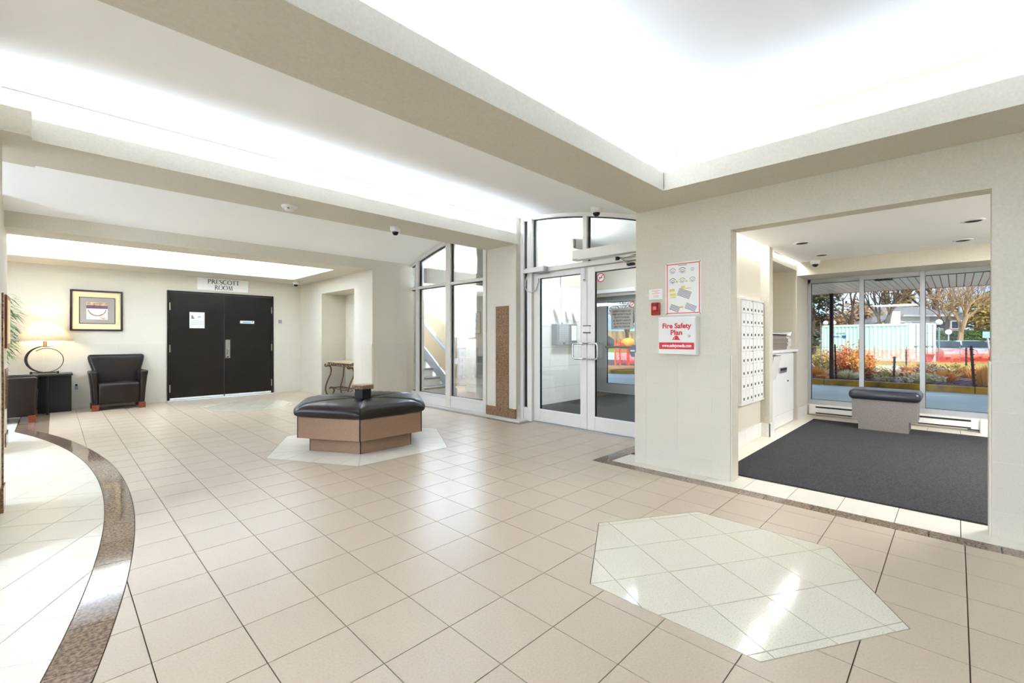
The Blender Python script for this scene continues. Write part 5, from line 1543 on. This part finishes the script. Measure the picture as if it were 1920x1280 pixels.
PLANTS = [
    ('ornamental_grass', 'orange dry grass clump nearest the window jamb behind the yellow kerb', 16.6, 3.02, 0.38, 0.42, 'orangeleaf', 180, False),
    ('low_shrub', 'pale straw mound behind the first dark stake', 16.4, 2.25, 0.30, 0.50, 'paleleaf', 200, False),
    ('shrub', 'tall rust coloured twiggy shrub in the planting bed', 18.8, 2.62, 1.12, 0.62, 'rustleaf', 260, True),
    ('shrub', 'olive green shrub beside the tall rust shrub', 20.2, 3.45, 0.80, 0.75, 'oliveleaf', 240, True),
    ('shrub', 'second tall orange brown shrub beside the window mullion', 18.1, 2.12, 1.0, 0.50, 'orangeleaf', 200, True),
    ('ornamental_grass', 'small bright orange clump in the bare mulch', 17.2, 1.86, 0.36, 0.20, 'rustleaf', 90, True),
    ('ornamental_grass', 'yellow green clump beside the middle stake', 16.0, 1.35, 0.30, 0.30, 'oliveleaf', 120, True),
    ('low_shrub', 'pale grey green mat plant in the middle of the mulch', 19.9, 1.95, 0.28, 0.60, 'paleleaf', 160, True),
    ('ornamental_grass', 'orange clump in front of the parking lane', 20.2, 1.05, 0.42, 0.45, 'orangeleaf', 160, False),
    ('shrub', 'brownish green round shrub behind the bench', 19.0, 0.62, 0.50, 0.42, 'brownleaf', 170, True),
    ('ornamental_grass', 'low spreading orange grass clump in the mulch', 17.0, 0.25, 0.42, 0.50, 'orangeleaf', 200, False),
    ('shrub', 'small olive round shrub before the netting', 19.6, 0.02, 0.45, 0.36, 'oliveleaf', 150, True),
    ('ornamental_grass', 'orange clump by the thin far stake', 19.2, -0.35, 0.48, 0.45, 'orangeleaf', 160, False),
    ('ornamental_grass', 'large golden grass clump nearest the beige wall edge', 16.1, -0.50, 0.60, 0.36, 'orangeleaf', 220, False),
    ('low_shrub', 'pale silver green cushion plant close behind the kerb', 15.9, 0.78, 0.20, 0.32, 'paleleaf', 180, True),
    ('low_shrub', 'pale straw cushion plant close behind the kerb', 16.1, 0.48, 0.28, 0.34, 'paleleaf', 180, True),
    ('low_shrub', 'low orange ground cover before the dark stake', 15.8, 2.75, 0.16, 0.30, 'orangeleaf', 120, False),
    ('low_shrub', 'purple brown dry heather patch', 18.4, 1.25, 0.18, 0.6, 'brownleaf', 160, True),
]
for k, (nm, lab, x, y, h, r, mt, n, lf_) in enumerate(PLANTS):
    tuft(nm, lab, x, y, 0.02, h, r, M[mt], n, 0.9, 'plants in the mulched bed', k + 20, lf_)
def stake(label, x, y, h, r=0.018, z0=0.0, mtl='rustpole', lean=0.0):
    t = thing('metal_stake', label, 'stake', (x, y, z0), 'stakes in the planting bed')
    MB().tube([(x, y, z0 - 0.05), (x, y + lean, z0 + h)], r, 6).build('shaft', M[mtl], t)
    fl_ = MB()
    for k in range(int(h / 0.12)):
        fl_.box(x - r * 1.5, x + r * 1.5, y - r * 1.5 + lean * k * 0.12 / h, y + r * 1.5 + lean * k * 0.12 / h, z0 + 0.08 + 0.12 * k, z0 + 0.10 + 0.12 * k)
    fl_.build('studs', M[mtl], t)
stake('dark metal stake before the tall rust shrub', 15.64, 2.39, 1.02, 0.020, lean=0.03)
stake('dark metal stake in the bare mulch beside the pale mat plant', 15.46, 1.154, 0.72, 0.024, lean=-0.02)
stake('thin dark stake behind the bench cushion', 21.3, 1.25, 0.78, 0.02)
stake('thin dark stake beside the thick one near the beige wall edge', 21.2, -0.22, 0.88, 0.022)
stake('thick dark stake nearest the beige wall edge', 15.40, -0.30, 1.02, 0.026, lean=0.06)
stake('thin grey rod with a cross wire at the olive shrub', 19.66, 3.46, 1.75, 0.012, mtl='steelgrey')
stake('red tipped stake among the orange twigs', 19.0, 2.28, 1.15, 0.022, mtl='potred')
tag(MB().tube([(19.66, 6.0, 0.86), (19.66, 3.0, 0.87)], 0.008, 5).build('fence_wire', M['steelgrey']), 'thin wire stretched from the grey rod', 'wire')

# ------------------------------------------------------------------ container, netting, cars
kn = thing('shipping_container', 'pale mint corrugated shipping container beyond the parking lane', 'container', (40.42, 2.14, -0.4))
CO, SU, EU = Vector((40.42, 2.14, -0.4)), Vector((0.4606, 0.8876, 0)), Vector((0.8876, -0.4606, 0))
UP = Vector((0, 0, 1))
def cbox(s0, s1, e0, e1, z0, z1):
    m = MB()
    p = lambda s, e, z: CO + SU * s + EU * e + UP * z
    return m.prism([p(s0, e0, z0), p(s1, e0, z0), p(s1, e1, z0), p(s0, e1, z0)], UP * (z1 - z0))
cbox(0.05, 6.0, 0.05, 2.39, 0.1, 2.54).build('body', M['mintw'], kn)
m = MB()
pts_ = []
s = 0.10
while s < 5.92:
    pts_ += [(s, 0.045), (s + 0.07, 0.045), (s + 0.14, 0.0), (s + 0.21, 0.0)]
    s += 0.28
vs = [CO + SU * a + EU * b + UP * 0.16 for a, b in pts_] + [CO + SU * a + EU * b + UP * 2.44 for a, b in pts_]
n = len(pts_)
m.add(vs, [(i, i + 1, n + i + 1, n + i) for i in range(n - 1)])
m.build('corrugated_side', M['mint'], kn)
for a in ((0, 6.06, -0.02, 0.10, 2.44, 2.59), (0, 6.06, -0.02, 0.10, 0.0, 0.16), (0, 0.12, -0.02, 0.10, 0.0, 2.59), (5.94, 6.06, -0.02, 0.10, 0.0, 2.59),
          (-0.03, 0.1, 0, 2.44, 2.47, 2.59), (-0.03, 0.1, 0, 2.44, 0.0, 0.14), (-0.03, 0.1, 2.32, 2.44, 0.0, 2.59)):
    cbox(*a).build('frame_rail', M['mintw'], kn)
for e0, e1 in ((0.12, 1.21), (1.23, 2.32)):
    dr = cbox(-0.015, 0.05, e0, e1, 0.15, 2.46).build('end_door', M['mintw'], kn)
    for q in (0.28, 0.78):
        e = e0 + q * (e1 - e0)
        p = lambda z: CO + SU * -0.05 + EU * e + UP * z
        MB().tube([p(0.12), p(2.5)], 0.022, 6).build('lock_rod', M['mintd'], dr)
        cbox(-0.08, -0.02, e - 0.16, e + 0.16, 1.02, 1.07).build('rod_handle', M['mintd'], dr)
    for z in (0.62, 1.28, 1.92):
        cbox(-0.025, -0.012, e0 + 0.03, e1 - 0.03, z, z + 0.02).build('crease', M['mintd'], dr)
m = MB()
sg_ = lambda u, v: CO + SU * (5.35 - u) + EU * -0.012 + UP * (1.62 + v)
for u0, u1, v0, v1 in [(-0.06, 0.05, 0, 0.16), (0.12, 0.3, 0.03, 0.13), (0.34, 0.75, 0.04, 0.08), (0.34, 0.6, 0.09, 0.12), (0.85, 1.15, -0.02, 0.17)]:
    m.add([sg_(u0, v0), sg_(u1, v0), sg_(u1, v1), sg_(u0, v1)], [(0, 1, 2, 3)])
m.build('blue_lettering', M['blueink'], kn)
m = MB()
for u0, u1, v0, v1 in [(0.05, 0.12, 0.26, 0.42), (0.14, 0.22, 0.38, 0.44), (0.4, 0.62, 0.30, 0.36), (0.66, 0.85, 0.30, 0.36), (0.88, 1.1, 0.30, 0.36)]:
    m.add([sg_(u0, v0), sg_(u1, v0), sg_(u1, v1), sg_(u0, v1)], [(0, 1, 2, 3)])
m.build('grey_lettering', M['mintd'], kn)
nf = thing('snow_fence', 'orange red plastic netting fence strung before the container and cars', 'fence', (38, 1.5, -0.4))
FP = [(33.6, 6.1), (34.6, 5.1), (36.1, 3.58), (37.54, 2.18), (38.95, 0.78), (39.9, -0.15), (41.5, -1.78), (43.5, -3.8)]
rnd = random.Random(9)
for k in range(len(FP) - 1):
    m = MB()
    n = 8
    a, b = FP[k], FP[k + 1]
    vs = []
    for i in range(n + 1):
        t = i / n
        sag = 0.10 * math.sin(PI * t)
        for z in (-0.33, 0.1, 0.56 - sag):
            vs.append((a[0] + (b[0] - a[0]) * t + rnd.uniform(-0.07, 0.07), a[1] + (b[1] - a[1]) * t + rnd.uniform(-0.07, 0.07), z + rnd.uniform(-0.03, 0.03)))
    fs = []
    for i in range(n):
        for q in range(2):
            fs.append((3 * i + q, 3 * i + 3 + q, 3 * i + 4 + q, 3 * i + 1 + q))
    m.add(vs, fs).build('netting', M['net'] if k >= 4 else M['netd'], nf)
    MB().tube([(a[0], a[1], -0.45), (a[0], a[1], 0.68)], 0.02, 6).build('stake', M['steelgrey'], nf)
def car(label, x, y, ang, body):
    t = thing('car', label, 'car', (x, y, -0.4), 'cars behind the orange netting')
    Mx = Matrix.Translation((x, y, -0.4)) @ Matrix.Rotation(R_(ang), 4, 'Z')
    def pz(prof, w0, w1, name, mtl, bevel=0.04):
        """prof: (length, height) outline; from -w0..w0 narrowing handled by w1 at the top"""
        m = MB()
        n = len(prof)
        zmax = max(z for _, z in prof)
        zmin = min(z for _, z in prof)
        f = lambda z: w0 + (w1 - w0) * (z - zmin) / (zmax - zmin)
        m.add([(a, -f(z), z) for a, z in prof] + [(a, f(z), z) for a, z in prof], [tuple(range(n)), tuple(range(2 * n - 1, n - 1, -1))] + [((i + 1) % n, i, n + i, n + (i + 1) % n) for i in range(n)])
        m.xform(Mx)
        return smooth_by_angle(m.build(name, mtl, t, bevel=bevel, seg=2), 40)
    pz([(-2.2, 0.3), (2.2, 0.3), (2.25, 0.55), (2.1, 0.78), (1.1, 0.92), (-1.6, 0.98), (-2.15, 0.90), (-2.25, 0.6)], 0.88, 0.84, 'body', body)
    pz([(1.1, 0.90), (0.35, 1.36), (-0.5, 1.43), (-1.35, 1.38), (-1.95, 0.95)], 0.80, 0.60, 'cabin', body)
    for a in (((0.98, 0.94), (0.38, 1.31), (0.32, 1.31), (0.90, 0.94)),):
        pass
    for nm, pr in (('windscreen', [(1.08, 0.93), (0.40, 1.345)]), ('rear_window', [(-1.40, 1.355), (-1.92, 0.98)])):
        (a0, z0), (a1, z1) = pr
        w = lambda z: 0.80 - 0.20 * (z - 0.9) / 0.53 - 0.06
        off = 0.015 if a0 > 0 else -0.02
        m = MB().prism([(a0 + off, -w(z0), z0 + 0.02), (a0 + off, w(z0), z0 + 0.02), (a1 + off, w(z1), z1 + 0.02), (a1 + off, -w(z1), z1 + 0.02)], (0.02 if a0 > 0 else -0.02, 0, 0.02))
        m.xform(Mx).build(nm, M['carglass'], t)
    for s in (-1, 1):
        m = MB().prism([(0.85, s * 0.79, 0.96), (0.35, s * 0.645, 1.30), (-1.25, s * 0.645, 1.32), (-1.7, s * 0.78, 0.99)], (0, s * 0.02, 0.008))
        m.xform(Mx).build('side_window', M['carglass'], t)
        for a in (-1.4, 1.4):
            m = MB().tube([(a, s * 0.72, 0.32), (a, s * 0.90, 0.32)], 0.32, 16)
            m.xform(Mx)
            m.build('wheel', M['tyre'], t)
        m = MB().box(-2.27, -2.20, s * 0.80 - 0.10, s * 0.80 + 0.05, 0.66, 0.86)
        m.xform(Mx).build('tail_lamp', M['tailred'], t)
car('dark small car next to the container doors behind the netting', 44.9, 0.75, 205, M['carw'])
car('silver car in the middle behind the orange netting', 47.2, -0.7, 196, M['carw'])
car('silver car nearest the beige wall edge behind the netting', 49.2, -2.3, 190, M['carw'])
for lab, x, y, s in (('red round planter at the left end of the netting', 35.84, 3.87, 0.9), ('red round planter before the container doors', 39.7, 1.25, 1.0)):
    t = thing('planter', lab.replace('at the left end of the netting', 'behind the tall twigs'), 'planter', (x, y, -0.4), 'red planters')
    MB().lathe([(0.0, 0.0), (0.15 * s, 0.0), (0.26 * s, 0.48 * s), (0.29 * s, 0.48 * s), (0.29 * s, 0.54 * s), (0.24 * s, 0.54 * s), (0.22 * s, 0.46 * s), (0.0, 0.46 * s)], (x, y, -0.36), 20).build('pot', M['potred'], t, smooth=True)
    MB().lathe([(0.30 * s, 0.47 * s), (0.31 * s, 0.50 * s), (0.30 * s, 0.53 * s)], (x, y, -0.36), 20).build('rim', M['potred'], t, smooth=True)

# ------------------------------------------------------------------ lamps, signs and poles
def globe(label, x, y, h):
    t = thing('globe_lamp', label, 'street lamp', (x, y, -0.4), 'white globe lamps')
    MB().tube([(x, y, -0.45), (x, y, h - 0.28)], 0.05, 8).build('post', M['mintd'], t)
    MB().lathe([(0.0, 0.20), (0.13, 0.14), (0.20, 0.02), (0.19, -0.10), (0.09, -0.2), (0.0, -0.2)], (x, y, h), 16).build('globe', M['globe'], t, smooth=True)
    MB().lathe([(0.0, -0.24), (0.10, -0.24), (0.08, -0.34), (0.0, -0.34)], (x, y, h), 10).build('collar', M['ink'], t)
globe('white globe lamp above the left end of the container', 48.53, 8.18, 2.54)
globe('white globe lamp beside the dark canopy post', 49.03, 7.68, 2.54)
globe('white globe lamp at the container door end', 43.4, 0.86, 2.30)
t = thing('round_sign', 'round white sign on a thin pole before the hedge', 'sign', (50.6, 0.45, -0.4))
MB().tube([(50.6, 0.45, -0.4), (50.6, 0.45, 1.7)], 0.04, 6).build('pole', M['pole'], t)
MB().lathe([(0.0, -0.01), (0.20, -0.01), (0.20, 0.01), (0.0, 0.01)], (0, 0, 0), 24).xform(Matrix.Translation((50.55, 0.45, 1.68)) @ Matrix.Rotation(R_(90), 4, 'Y')).build('disc', M['globe'], t)
t = thing('blue_sign', 'pale blue sign on a leaning pole before the hedge', 'sign', (44, -1.41, -0.4))
MB().tube([(44.0, -1.62, -0.4), (44.0, -1.43, 1.4)], 0.05, 6).build('pole', M['pole'], t)
B(43.93, 43.97, -1.62, -1.22, 1.20, 1.62).build('panel', M['signblue'], t)
t = thing('utility_pole', 'tall pale utility pole rising behind the parked cars', 'pole', (68.4, -0.29, -0.4))
MB().tube([(68.4, -0.29, -0.4), (68.4, -0.29, 9.0)], [0.17, 0.13], 10).build('pole', M['pole'], t, smooth=True)
B(68.2, 68.5, -0.55, -0.05, 3.2, 3.9).build('box', M['steelgrey'], t)

# ------------------------------------------------------------------ houses
hs_ = thing('house', 'grey two storey house with dark hip roof behind the container', 'house', (70, 3, -0.4))
HO, HA, HB = Vector((65.8, 5.9, -0.4)), Vector((0.66, -0.75, 0)), Vector((0.75, 0.66, 0))
hp_ = lambda a, b, z: HO + HA * a + HB * b + UP * z
def hbox(a0, a1, b0, b1, z0, z1):
    return MB().prism([hp_(a0, b0, z0), hp_(a1, b0, z0), hp_(a1, b1, z0), hp_(a0, b1, z0)], UP * (z1 - z0))
hbox(0, 8.6, 0, 7, 0, 4.15).build('walls', M['houseb'], hs_)
m = MB()
m.add([hp_(-0.5, -0.5, 4.1), hp_(9.1, -0.5, 4.1), hp_(9.1, 7.5, 4.1), hp_(-0.5, 7.5, 4.1), hp_(2.2, 3.5, 5.3), hp_(6.4, 3.5, 5.3)], [(0, 1, 5, 4), (1, 2, 5), (2, 3, 4, 5), (3, 0, 4), (0, 3, 2, 1)])
m.build('roof', M['roof'], hs_)
hbox(-0.5, 9.1, -0.55, -0.42, 3.98, 4.16).build('eave_board', M['housew'], hs_)
hbox(0, 5.0, -0.06, 0.0, 2.2, 3.98).build('pale_siding', M['housew'], hs_)
for a0, a1, z0, z1 in ((0.5, 2.4, 2.5, 3.4), (3.0, 4.4, 2.5, 3.4), (5.6, 6.6, 2.6, 3.5), (7.2, 8.0, 2.6, 3.5), (0.8, 2.2, 0.8, 1.9), (6.0, 7.5, 0.7, 1.9)):
    wdw = hbox(a0, a1, -0.10, 0.0, z0, z1).build('window', M['housew'], hs_)
    hbox(a0 + 0.08, a1 - 0.08, -0.12, -0.05, z0 + 0.08, z1 - 0.08).build('pane', M['carglass'], wdw)
hbox(-0.2, 4.8, -1.6, 0.1, 2.0, 2.3).build('porch_roof', M['roof'], hs_)
h2 = thing('house', 'white gabled house with pale chimney behind the container', 'house', (59, 5.5, -0.4))
HO, HA, HB = Vector((57.2, 6.6, -0.4)), Vector((0.57, -0.82, 0)), Vector((0.82, 0.57, 0))
m = MB().prism([hp_(0, 0, 0), hp_(3.0, 0, 0), hp_(3.0, 0, 3.5), hp_(0, 0, 2.6)], HB * 5)
m.build('walls', M['housew'], h2)
MB().prism([hp_(-0.4, -0.3, 2.75), hp_(3.4, -0.3, 3.75), hp_(3.4, -0.3, 3.9), hp_(-0.4, -0.3, 2.9)], HB * 5.6).build('roof', M['roof'], h2)
hbox(2.2, 3.0, -0.5, 0.3, 0, 4.2).build('chimney', M['housew'], h2)
wdw = hbox(0.6, 1.6, -0.05, 0.0, 1.4, 2.3).build('window', M['alug'], h2)
hbox(0.68, 1.52, -0.08, -0.02, 1.48, 2.22).build('pane', M['carglass'], wdw)

# ------------------------------------------------------------------ trees and hedge
def bare_tree(label, x, y, z, h, r, seed, spread=0.5, forks=3, mtl='bark', low=0.25, depth=4, foliage=None, twig=None, lean=(0, 0)):
    rnd = random.Random(seed)
    t = thing('bare_tree', label, 'tree', (x, y, z), 'trees beyond the parking lane')
    trunk, br, lv = MB(), MB(), MB()
    def grow(p, d, L, rad, lev):
        q = p + d * L * 0.5 + Vector((rnd.uniform(-1, 1), rnd.uniform(-1, 1), 0)) * L * 0.06
        e = p + d * L
        (trunk if lev <= 1 else br).tube([p, q, e], [rad, rad * 0.85, rad * 0.66], 6 if lev < 2 else 4)
        if lev >= depth:
            if foliage:
                for k in range(foliage):
                    c = e + Vector((rnd.gauss(0, 1), rnd.gauss(0, 1), rnd.gauss(0, 1))) * L * 0.5
                    a = Vector((rnd.uniform(-1, 1), rnd.uniform(-1, 1), rnd.uniform(-1, 1))).normalized() * 0.16
                    b = a.cross(Vector((rnd.uniform(-1, 1), 1, rnd.uniform(-1, 1)))).normalized() * 0.07
                    lv.add([c - a, c + b, c + a, c - b], [(0, 1, 2, 3)])
            return
        n = forks if lev else forks
        for k in range(n):
            a = 2 * PI * (k + rnd.uniform(-0.3, 0.3)) / n
            s = spread * rnd.uniform(0.7, 1.25)
            side = d.cross(Vector((math.cos(a), math.sin(a), 0.3)))
            if side.length < 0.05:
                side = Vector((1, 0, 0))
            nd = (d * math.cos(s) + side.normalized() * math.sin(s) + Vector((0, 0, 0.10))).normalized()
            grow(p.lerp(e, rnd.uniform(0.72, 1.0)), nd, L * rnd.uniform(0.62, 0.85), rad * 0.6, lev + 1)
    grow(Vector((x, y, z - 0.1)), Vector((lean[0], lean[1], 1)).normalized(), h * low, r, 0)
    trunk.build('trunk', M[mtl], t)
    br.build('branches', M[twig or mtl], t)
    if lv.f:
        lv.build('leaves', M['brownleaf'], t, kind='stuff')
bare_tree('dark forked bare tree rising behind the middle of the container', 52.3, 4.45, -0.4, 10, 0.26, 4, 0.42, 3, 'bark', 0.27, 4)
bare_tree('thin bare tree leaning behind the window mullion', 53.2, 6.35, -0.4, 9, 0.22, 8, 0.35, 2, 'bark', 0.36, 4, lean=(0.05, 0.22))
bare_tree('distant bare tree behind the grey roof', 76, 2.1, -0.4, 15, 0.4, 12, 0.45, 3, 'bark', 0.27, 4)
bare_tree('large pale bare tree with wide branches beside the utility pole', 63.8, -0.35, -0.4, 13, 0.27, 17, 0.55, 3, 'barkl', 0.22, 6, twig='barkl')
bare_tree('second pale bare tree behind the cars', 66.0, 0.75, -0.4, 12, 0.24, 23, 0.5, 3, 'bark', 0.22, 5, twig='barkl')
bare_tree('reddish bare tree behind the roof ridge', 80, 4.6, -0.4, 13, 0.34, 31, 0.55, 3, 'barkl', 0.24, 5, twig='barkl')
bare_tree('bare tree at the street beyond the vestibule door', 49.5, 28.3, 0, 9, 0.3, 41, 0.5, 3, 'bark', 0.25, 4, foliage=4)
def leafy(name, label, x, y, z, h, r, mtl, seed, shape='cone', n=1500, group='trees beyond the parking lane', blade=0.20, gap=0.0):
    rnd = random.Random(seed)
    t = thing(name, label, 'tree', (x, y, z), group)
    MB().tube([(x, y, z - 0.1), (x, y, z + h * 0.8)], [0.03 * h, 0.006 * h], 7).build('trunk', M['bark'], t)
    bb = MB()
    for k in range(14):
        a, zz = 2.4 * k, z + h * (0.2 + 0.05 * k)
        rr = r * (1.05 - (zz - z) / h) if shape == 'cone' else r * 0.7
        bb.tube([(x, y, zz), (x + rr * math.cos(a), y + rr * math.sin(a), zz + 0.1 * rr)], [0.05, 0.015], 4)
    bb.build('branches', M['bark'], t)
    m = MB()
    lobes = [(rnd.uniform(0, 6.28), rnd.uniform(0.25, 0.95), rnd.uniform(0.3, 0.75), rnd.uniform(0.3, 0.55)) for _ in range(16)]
    for k in range(n):
        if shape == 'cone':
            u = rnd.random() ** 0.7
            zz = z + h * (0.12 + 0.88 * (1 - u))
            lay_ = 0.75 + 0.25 * math.sin(zz * 5.2)
            rr = r * u * lay_ * math.sqrt(rnd.uniform(0.25, 1.0))
            a = rnd.uniform(0, 2 * PI)
            c = Vector((x + rr * math.cos(a), y + rr * math.sin(a), zz - 0.15 * rr))
        else:
            la, lz, lr, ls = lobes[k % 16]
            v = Vector((rnd.gauss(0, 1), rnd.gauss(0, 1), rnd.gauss(0, 0.8))).normalized() * (ls * r * rnd.uniform(0.55, 1.0))
            c = Vector((x + r * lr * math.cos(la), y + r * lr * math.sin(la), z + h * (0.25 + 0.7 * lz))) + v
        a = Vector((rnd.uniform(-1, 1), rnd.uniform(-1, 1), rnd.uniform(-0.6, 0.6))).normalized() * blade * rnd.uniform(0.7, 1.4)
        b = a.cross(Vector((rnd.uniform(-1, 1), 1, rnd.uniform(-1, 1)))).normalized() * blade * 0.42
        m.add([c - a, c + b, c + a, c - b], [(0, 1, 2, 3)])
    m.build('foliage', mtl, t)
leafy('pine_tree', 'dark spreading pine at the window jamb', 55, 10.3, -0.4, 8.6, 3.0, M['conifer'], 2, 'round', 1500, blade=0.28)
leafy('leafy_tree', 'brown leafed tree low behind the pine', 57, 9.6, -0.4, 4.2, 2.0, M['brownleaf'], 6, 'round', 1300, blade=0.2)
leafy('leafy_tree', 'brown dry crown behind the canopy post', 62.4, 8.6, -0.4, 5.2, 2.4, M['brownleaf'], 3, 'round', 1500, blade=0.24)
leafy('leafy_tree', 'second brown dry crown beside the white gable', 64, 7.0, -0.4, 4.8, 2.0, M['brownleaf'], 13, 'round', 1300, blade=0.24)
leafy('spruce_tree', 'green spruce seen between the forked branches', 80, 6.8, -0.4, 8.0, 2.6, M['conifer'], 4, 'cone', 1500, blade=0.3)
leafy('spruce_tree', 'olive gold spruce left of the window mullion', 76, 4.5, -0.4, 9.6, 2.4, M['goldleaf'], 5, 'cone', 1500, blade=0.3)
leafy('leafy_tree', 'golden olive tree mass at the beige wall edge', 74, -3.2, -0.4, 6.6, 3.6, M['goldleaf'], 7, 'round', 2600, blade=0.3)
leafy('leafy_tree', 'golden olive tree behind the large bare tree', 80, 1.2, -0.4, 6.4, 2.4, M['goldleaf'], 9, 'round', 1500, blade=0.3)
leafy('leafy_tree', 'yellow autumn tree above the wooden fence', 60, 31.5, 0, 7.5, 3.0, M['oliveleaf'], 15, 'round', 1500, blade=0.26)
leafy('leafy_tree', 'small dark evergreen before the pine', 52, 9.8, -0.4, 2.2, 0.9, M['conifer'], 19, 'round', 700, blade=0.16)
hg = thing('hedge', 'clipped green hedge behind the parked cars', 'hedge', (66.5, -1.5, -0.4))
rnd = random.Random(21)
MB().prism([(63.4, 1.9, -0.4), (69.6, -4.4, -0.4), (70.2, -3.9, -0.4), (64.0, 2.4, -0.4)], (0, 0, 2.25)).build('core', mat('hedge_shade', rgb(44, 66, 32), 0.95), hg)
m = MB()
for k in range(3600):
    s = rnd.random()
    top = rnd.random() < 0.25
    c = Vector((63.4 + 6.2 * s, 1.9 - 6.3 * s, -0.4 + (2.28 if top else rnd.uniform(0, 2.28))))
    c += Vector((0.71, 0.70, 0)) * (rnd.uniform(-0.05, 0.8) if top else rnd.uniform(-0.14, 0.0))
    a = Vector((rnd.uniform(-1, 1), rnd.uniform(-1, 1), rnd.uniform(-1, 1))).normalized() * 0.11
    b = a.cross(Vector((rnd.uniform(-1, 1), 1, rnd.uniform(-1, 1)))).normalized() * 0.06
    m.add([c - a, c + b, c + a, c - b], [(0, 1, 2, 3)])
m.build('leaves', M['hedge'], hg, kind='stuff')

# ------------------------------------------------------------------ seen through the vestibule door
wfz = thing('board_fence', 'light wooden board fence beyond the green lawn', 'fence', (52, 32, 0))
FA, FB = Vector((47.5, 37.2, 0)), Vector((58.0, 26.6, 0))
FD = (FB - FA)
FL = FD.length
FD.normalize()
FN = Vector((-FD.y, FD.x, 0))
rnd = random.Random(33)
for k in range(int(FL / 0.20)):
    p = FA + FD * (0.20 * k)
    h = 2.15 + rnd.uniform(-0.04, 0.04)
    q = [p, p + FD * 0.185, p + FD * 0.185 + FN * 0.03, p + FN * 0.03]
    MB().prism([v_ for v_ in q], (0, 0, h)).build('board', M['woodf'], wfz)
for z in (0.5, 1.7):
    MB().prism([FA + UP * z + FN * 0.03, FB + UP * z + FN * 0.03, FB + UP * z + FN * 0.09, FA + UP * z + FN * 0.09], (0, 0, 0.1)).build('rail', M['woodf'], wfz)
isl = thing('traffic_island', 'small kerbed island with mulch in the driveway', 'island', (15.9, 9.7, -0.1))
ell = [(15.9 + 1.9 * math.cos(2 * PI * k / 24) * 0.72 - 0.5 * math.sin(2 * PI * k / 24), 9.3 + 1.25 * math.sin(2 * PI * k / 24) + 0.6 * math.cos(2 * PI * k / 24)) for k in range(24)]
MB().prism([(x, y, -0.1) for x, y in ell], (0, 0, 0.13)).build('kerb', M['kerby'], isl, bevel=0.02)
MB().prism([(15.9 + (x - 15.9) * 0.86, 9.3 + (y - 9.3) * 0.86, 0.0) for x, y in ell], (0, 0, 0.05)).build('mulch', M['fascia'], isl)
for lab, x, y in (('orange fence post on the traffic island', 16.75, 10.12), ('second orange fence post on the traffic island', 16.9, 9.98)):
    t = thing('orange_post', lab, 'post', (x, y, 0.03), 'orange posts on the traffic island')
    MB().tube([(x, y, 0.03), (x, y, 1.16)], 0.035, 8).build('shaft', M['orangep'], t)
    MB().ball((x, y, 1.17), 0.04, 8, 6).build('cap', M['orangep'], t)
nt_ = thing('orange_netting', 'orange plastic netting stretched over the traffic island', 'netting', (16.9, 9.8, 0.1))
MB().add([(16.75, 10.12, 0.15), (17.3, 9.3, 0.12), (17.3, 9.3, 0.85), (16.75, 10.12, 1.05)], [(0, 1, 2, 3)]).build('net', M['net'], nt_)
yb_ = thing('yellow_hood', 'yellow orange plastic hood behind the orange posts', 'cover', (17.3, 9.9, 0.6))
MB().ball((17.25, 9.80, 0.98), 0.30, 14, 10, (1, 1, 0.75)).build('hood', M['yellowp'], yb_, smooth=True)
MB().tube([(17.25, 9.80, 0.03), (17.25, 9.80, 0.9)], 0.06, 8).build('post', M['orangep'], yb_)
car('blue grey car parked before the wooden fence', 44.5, 29.5, 140, M['card'])
bpy.data.objects['car.003'].location.z += 0.42
bpy.data.objects['car.003']['group'] = 'cars beyond the lawn'
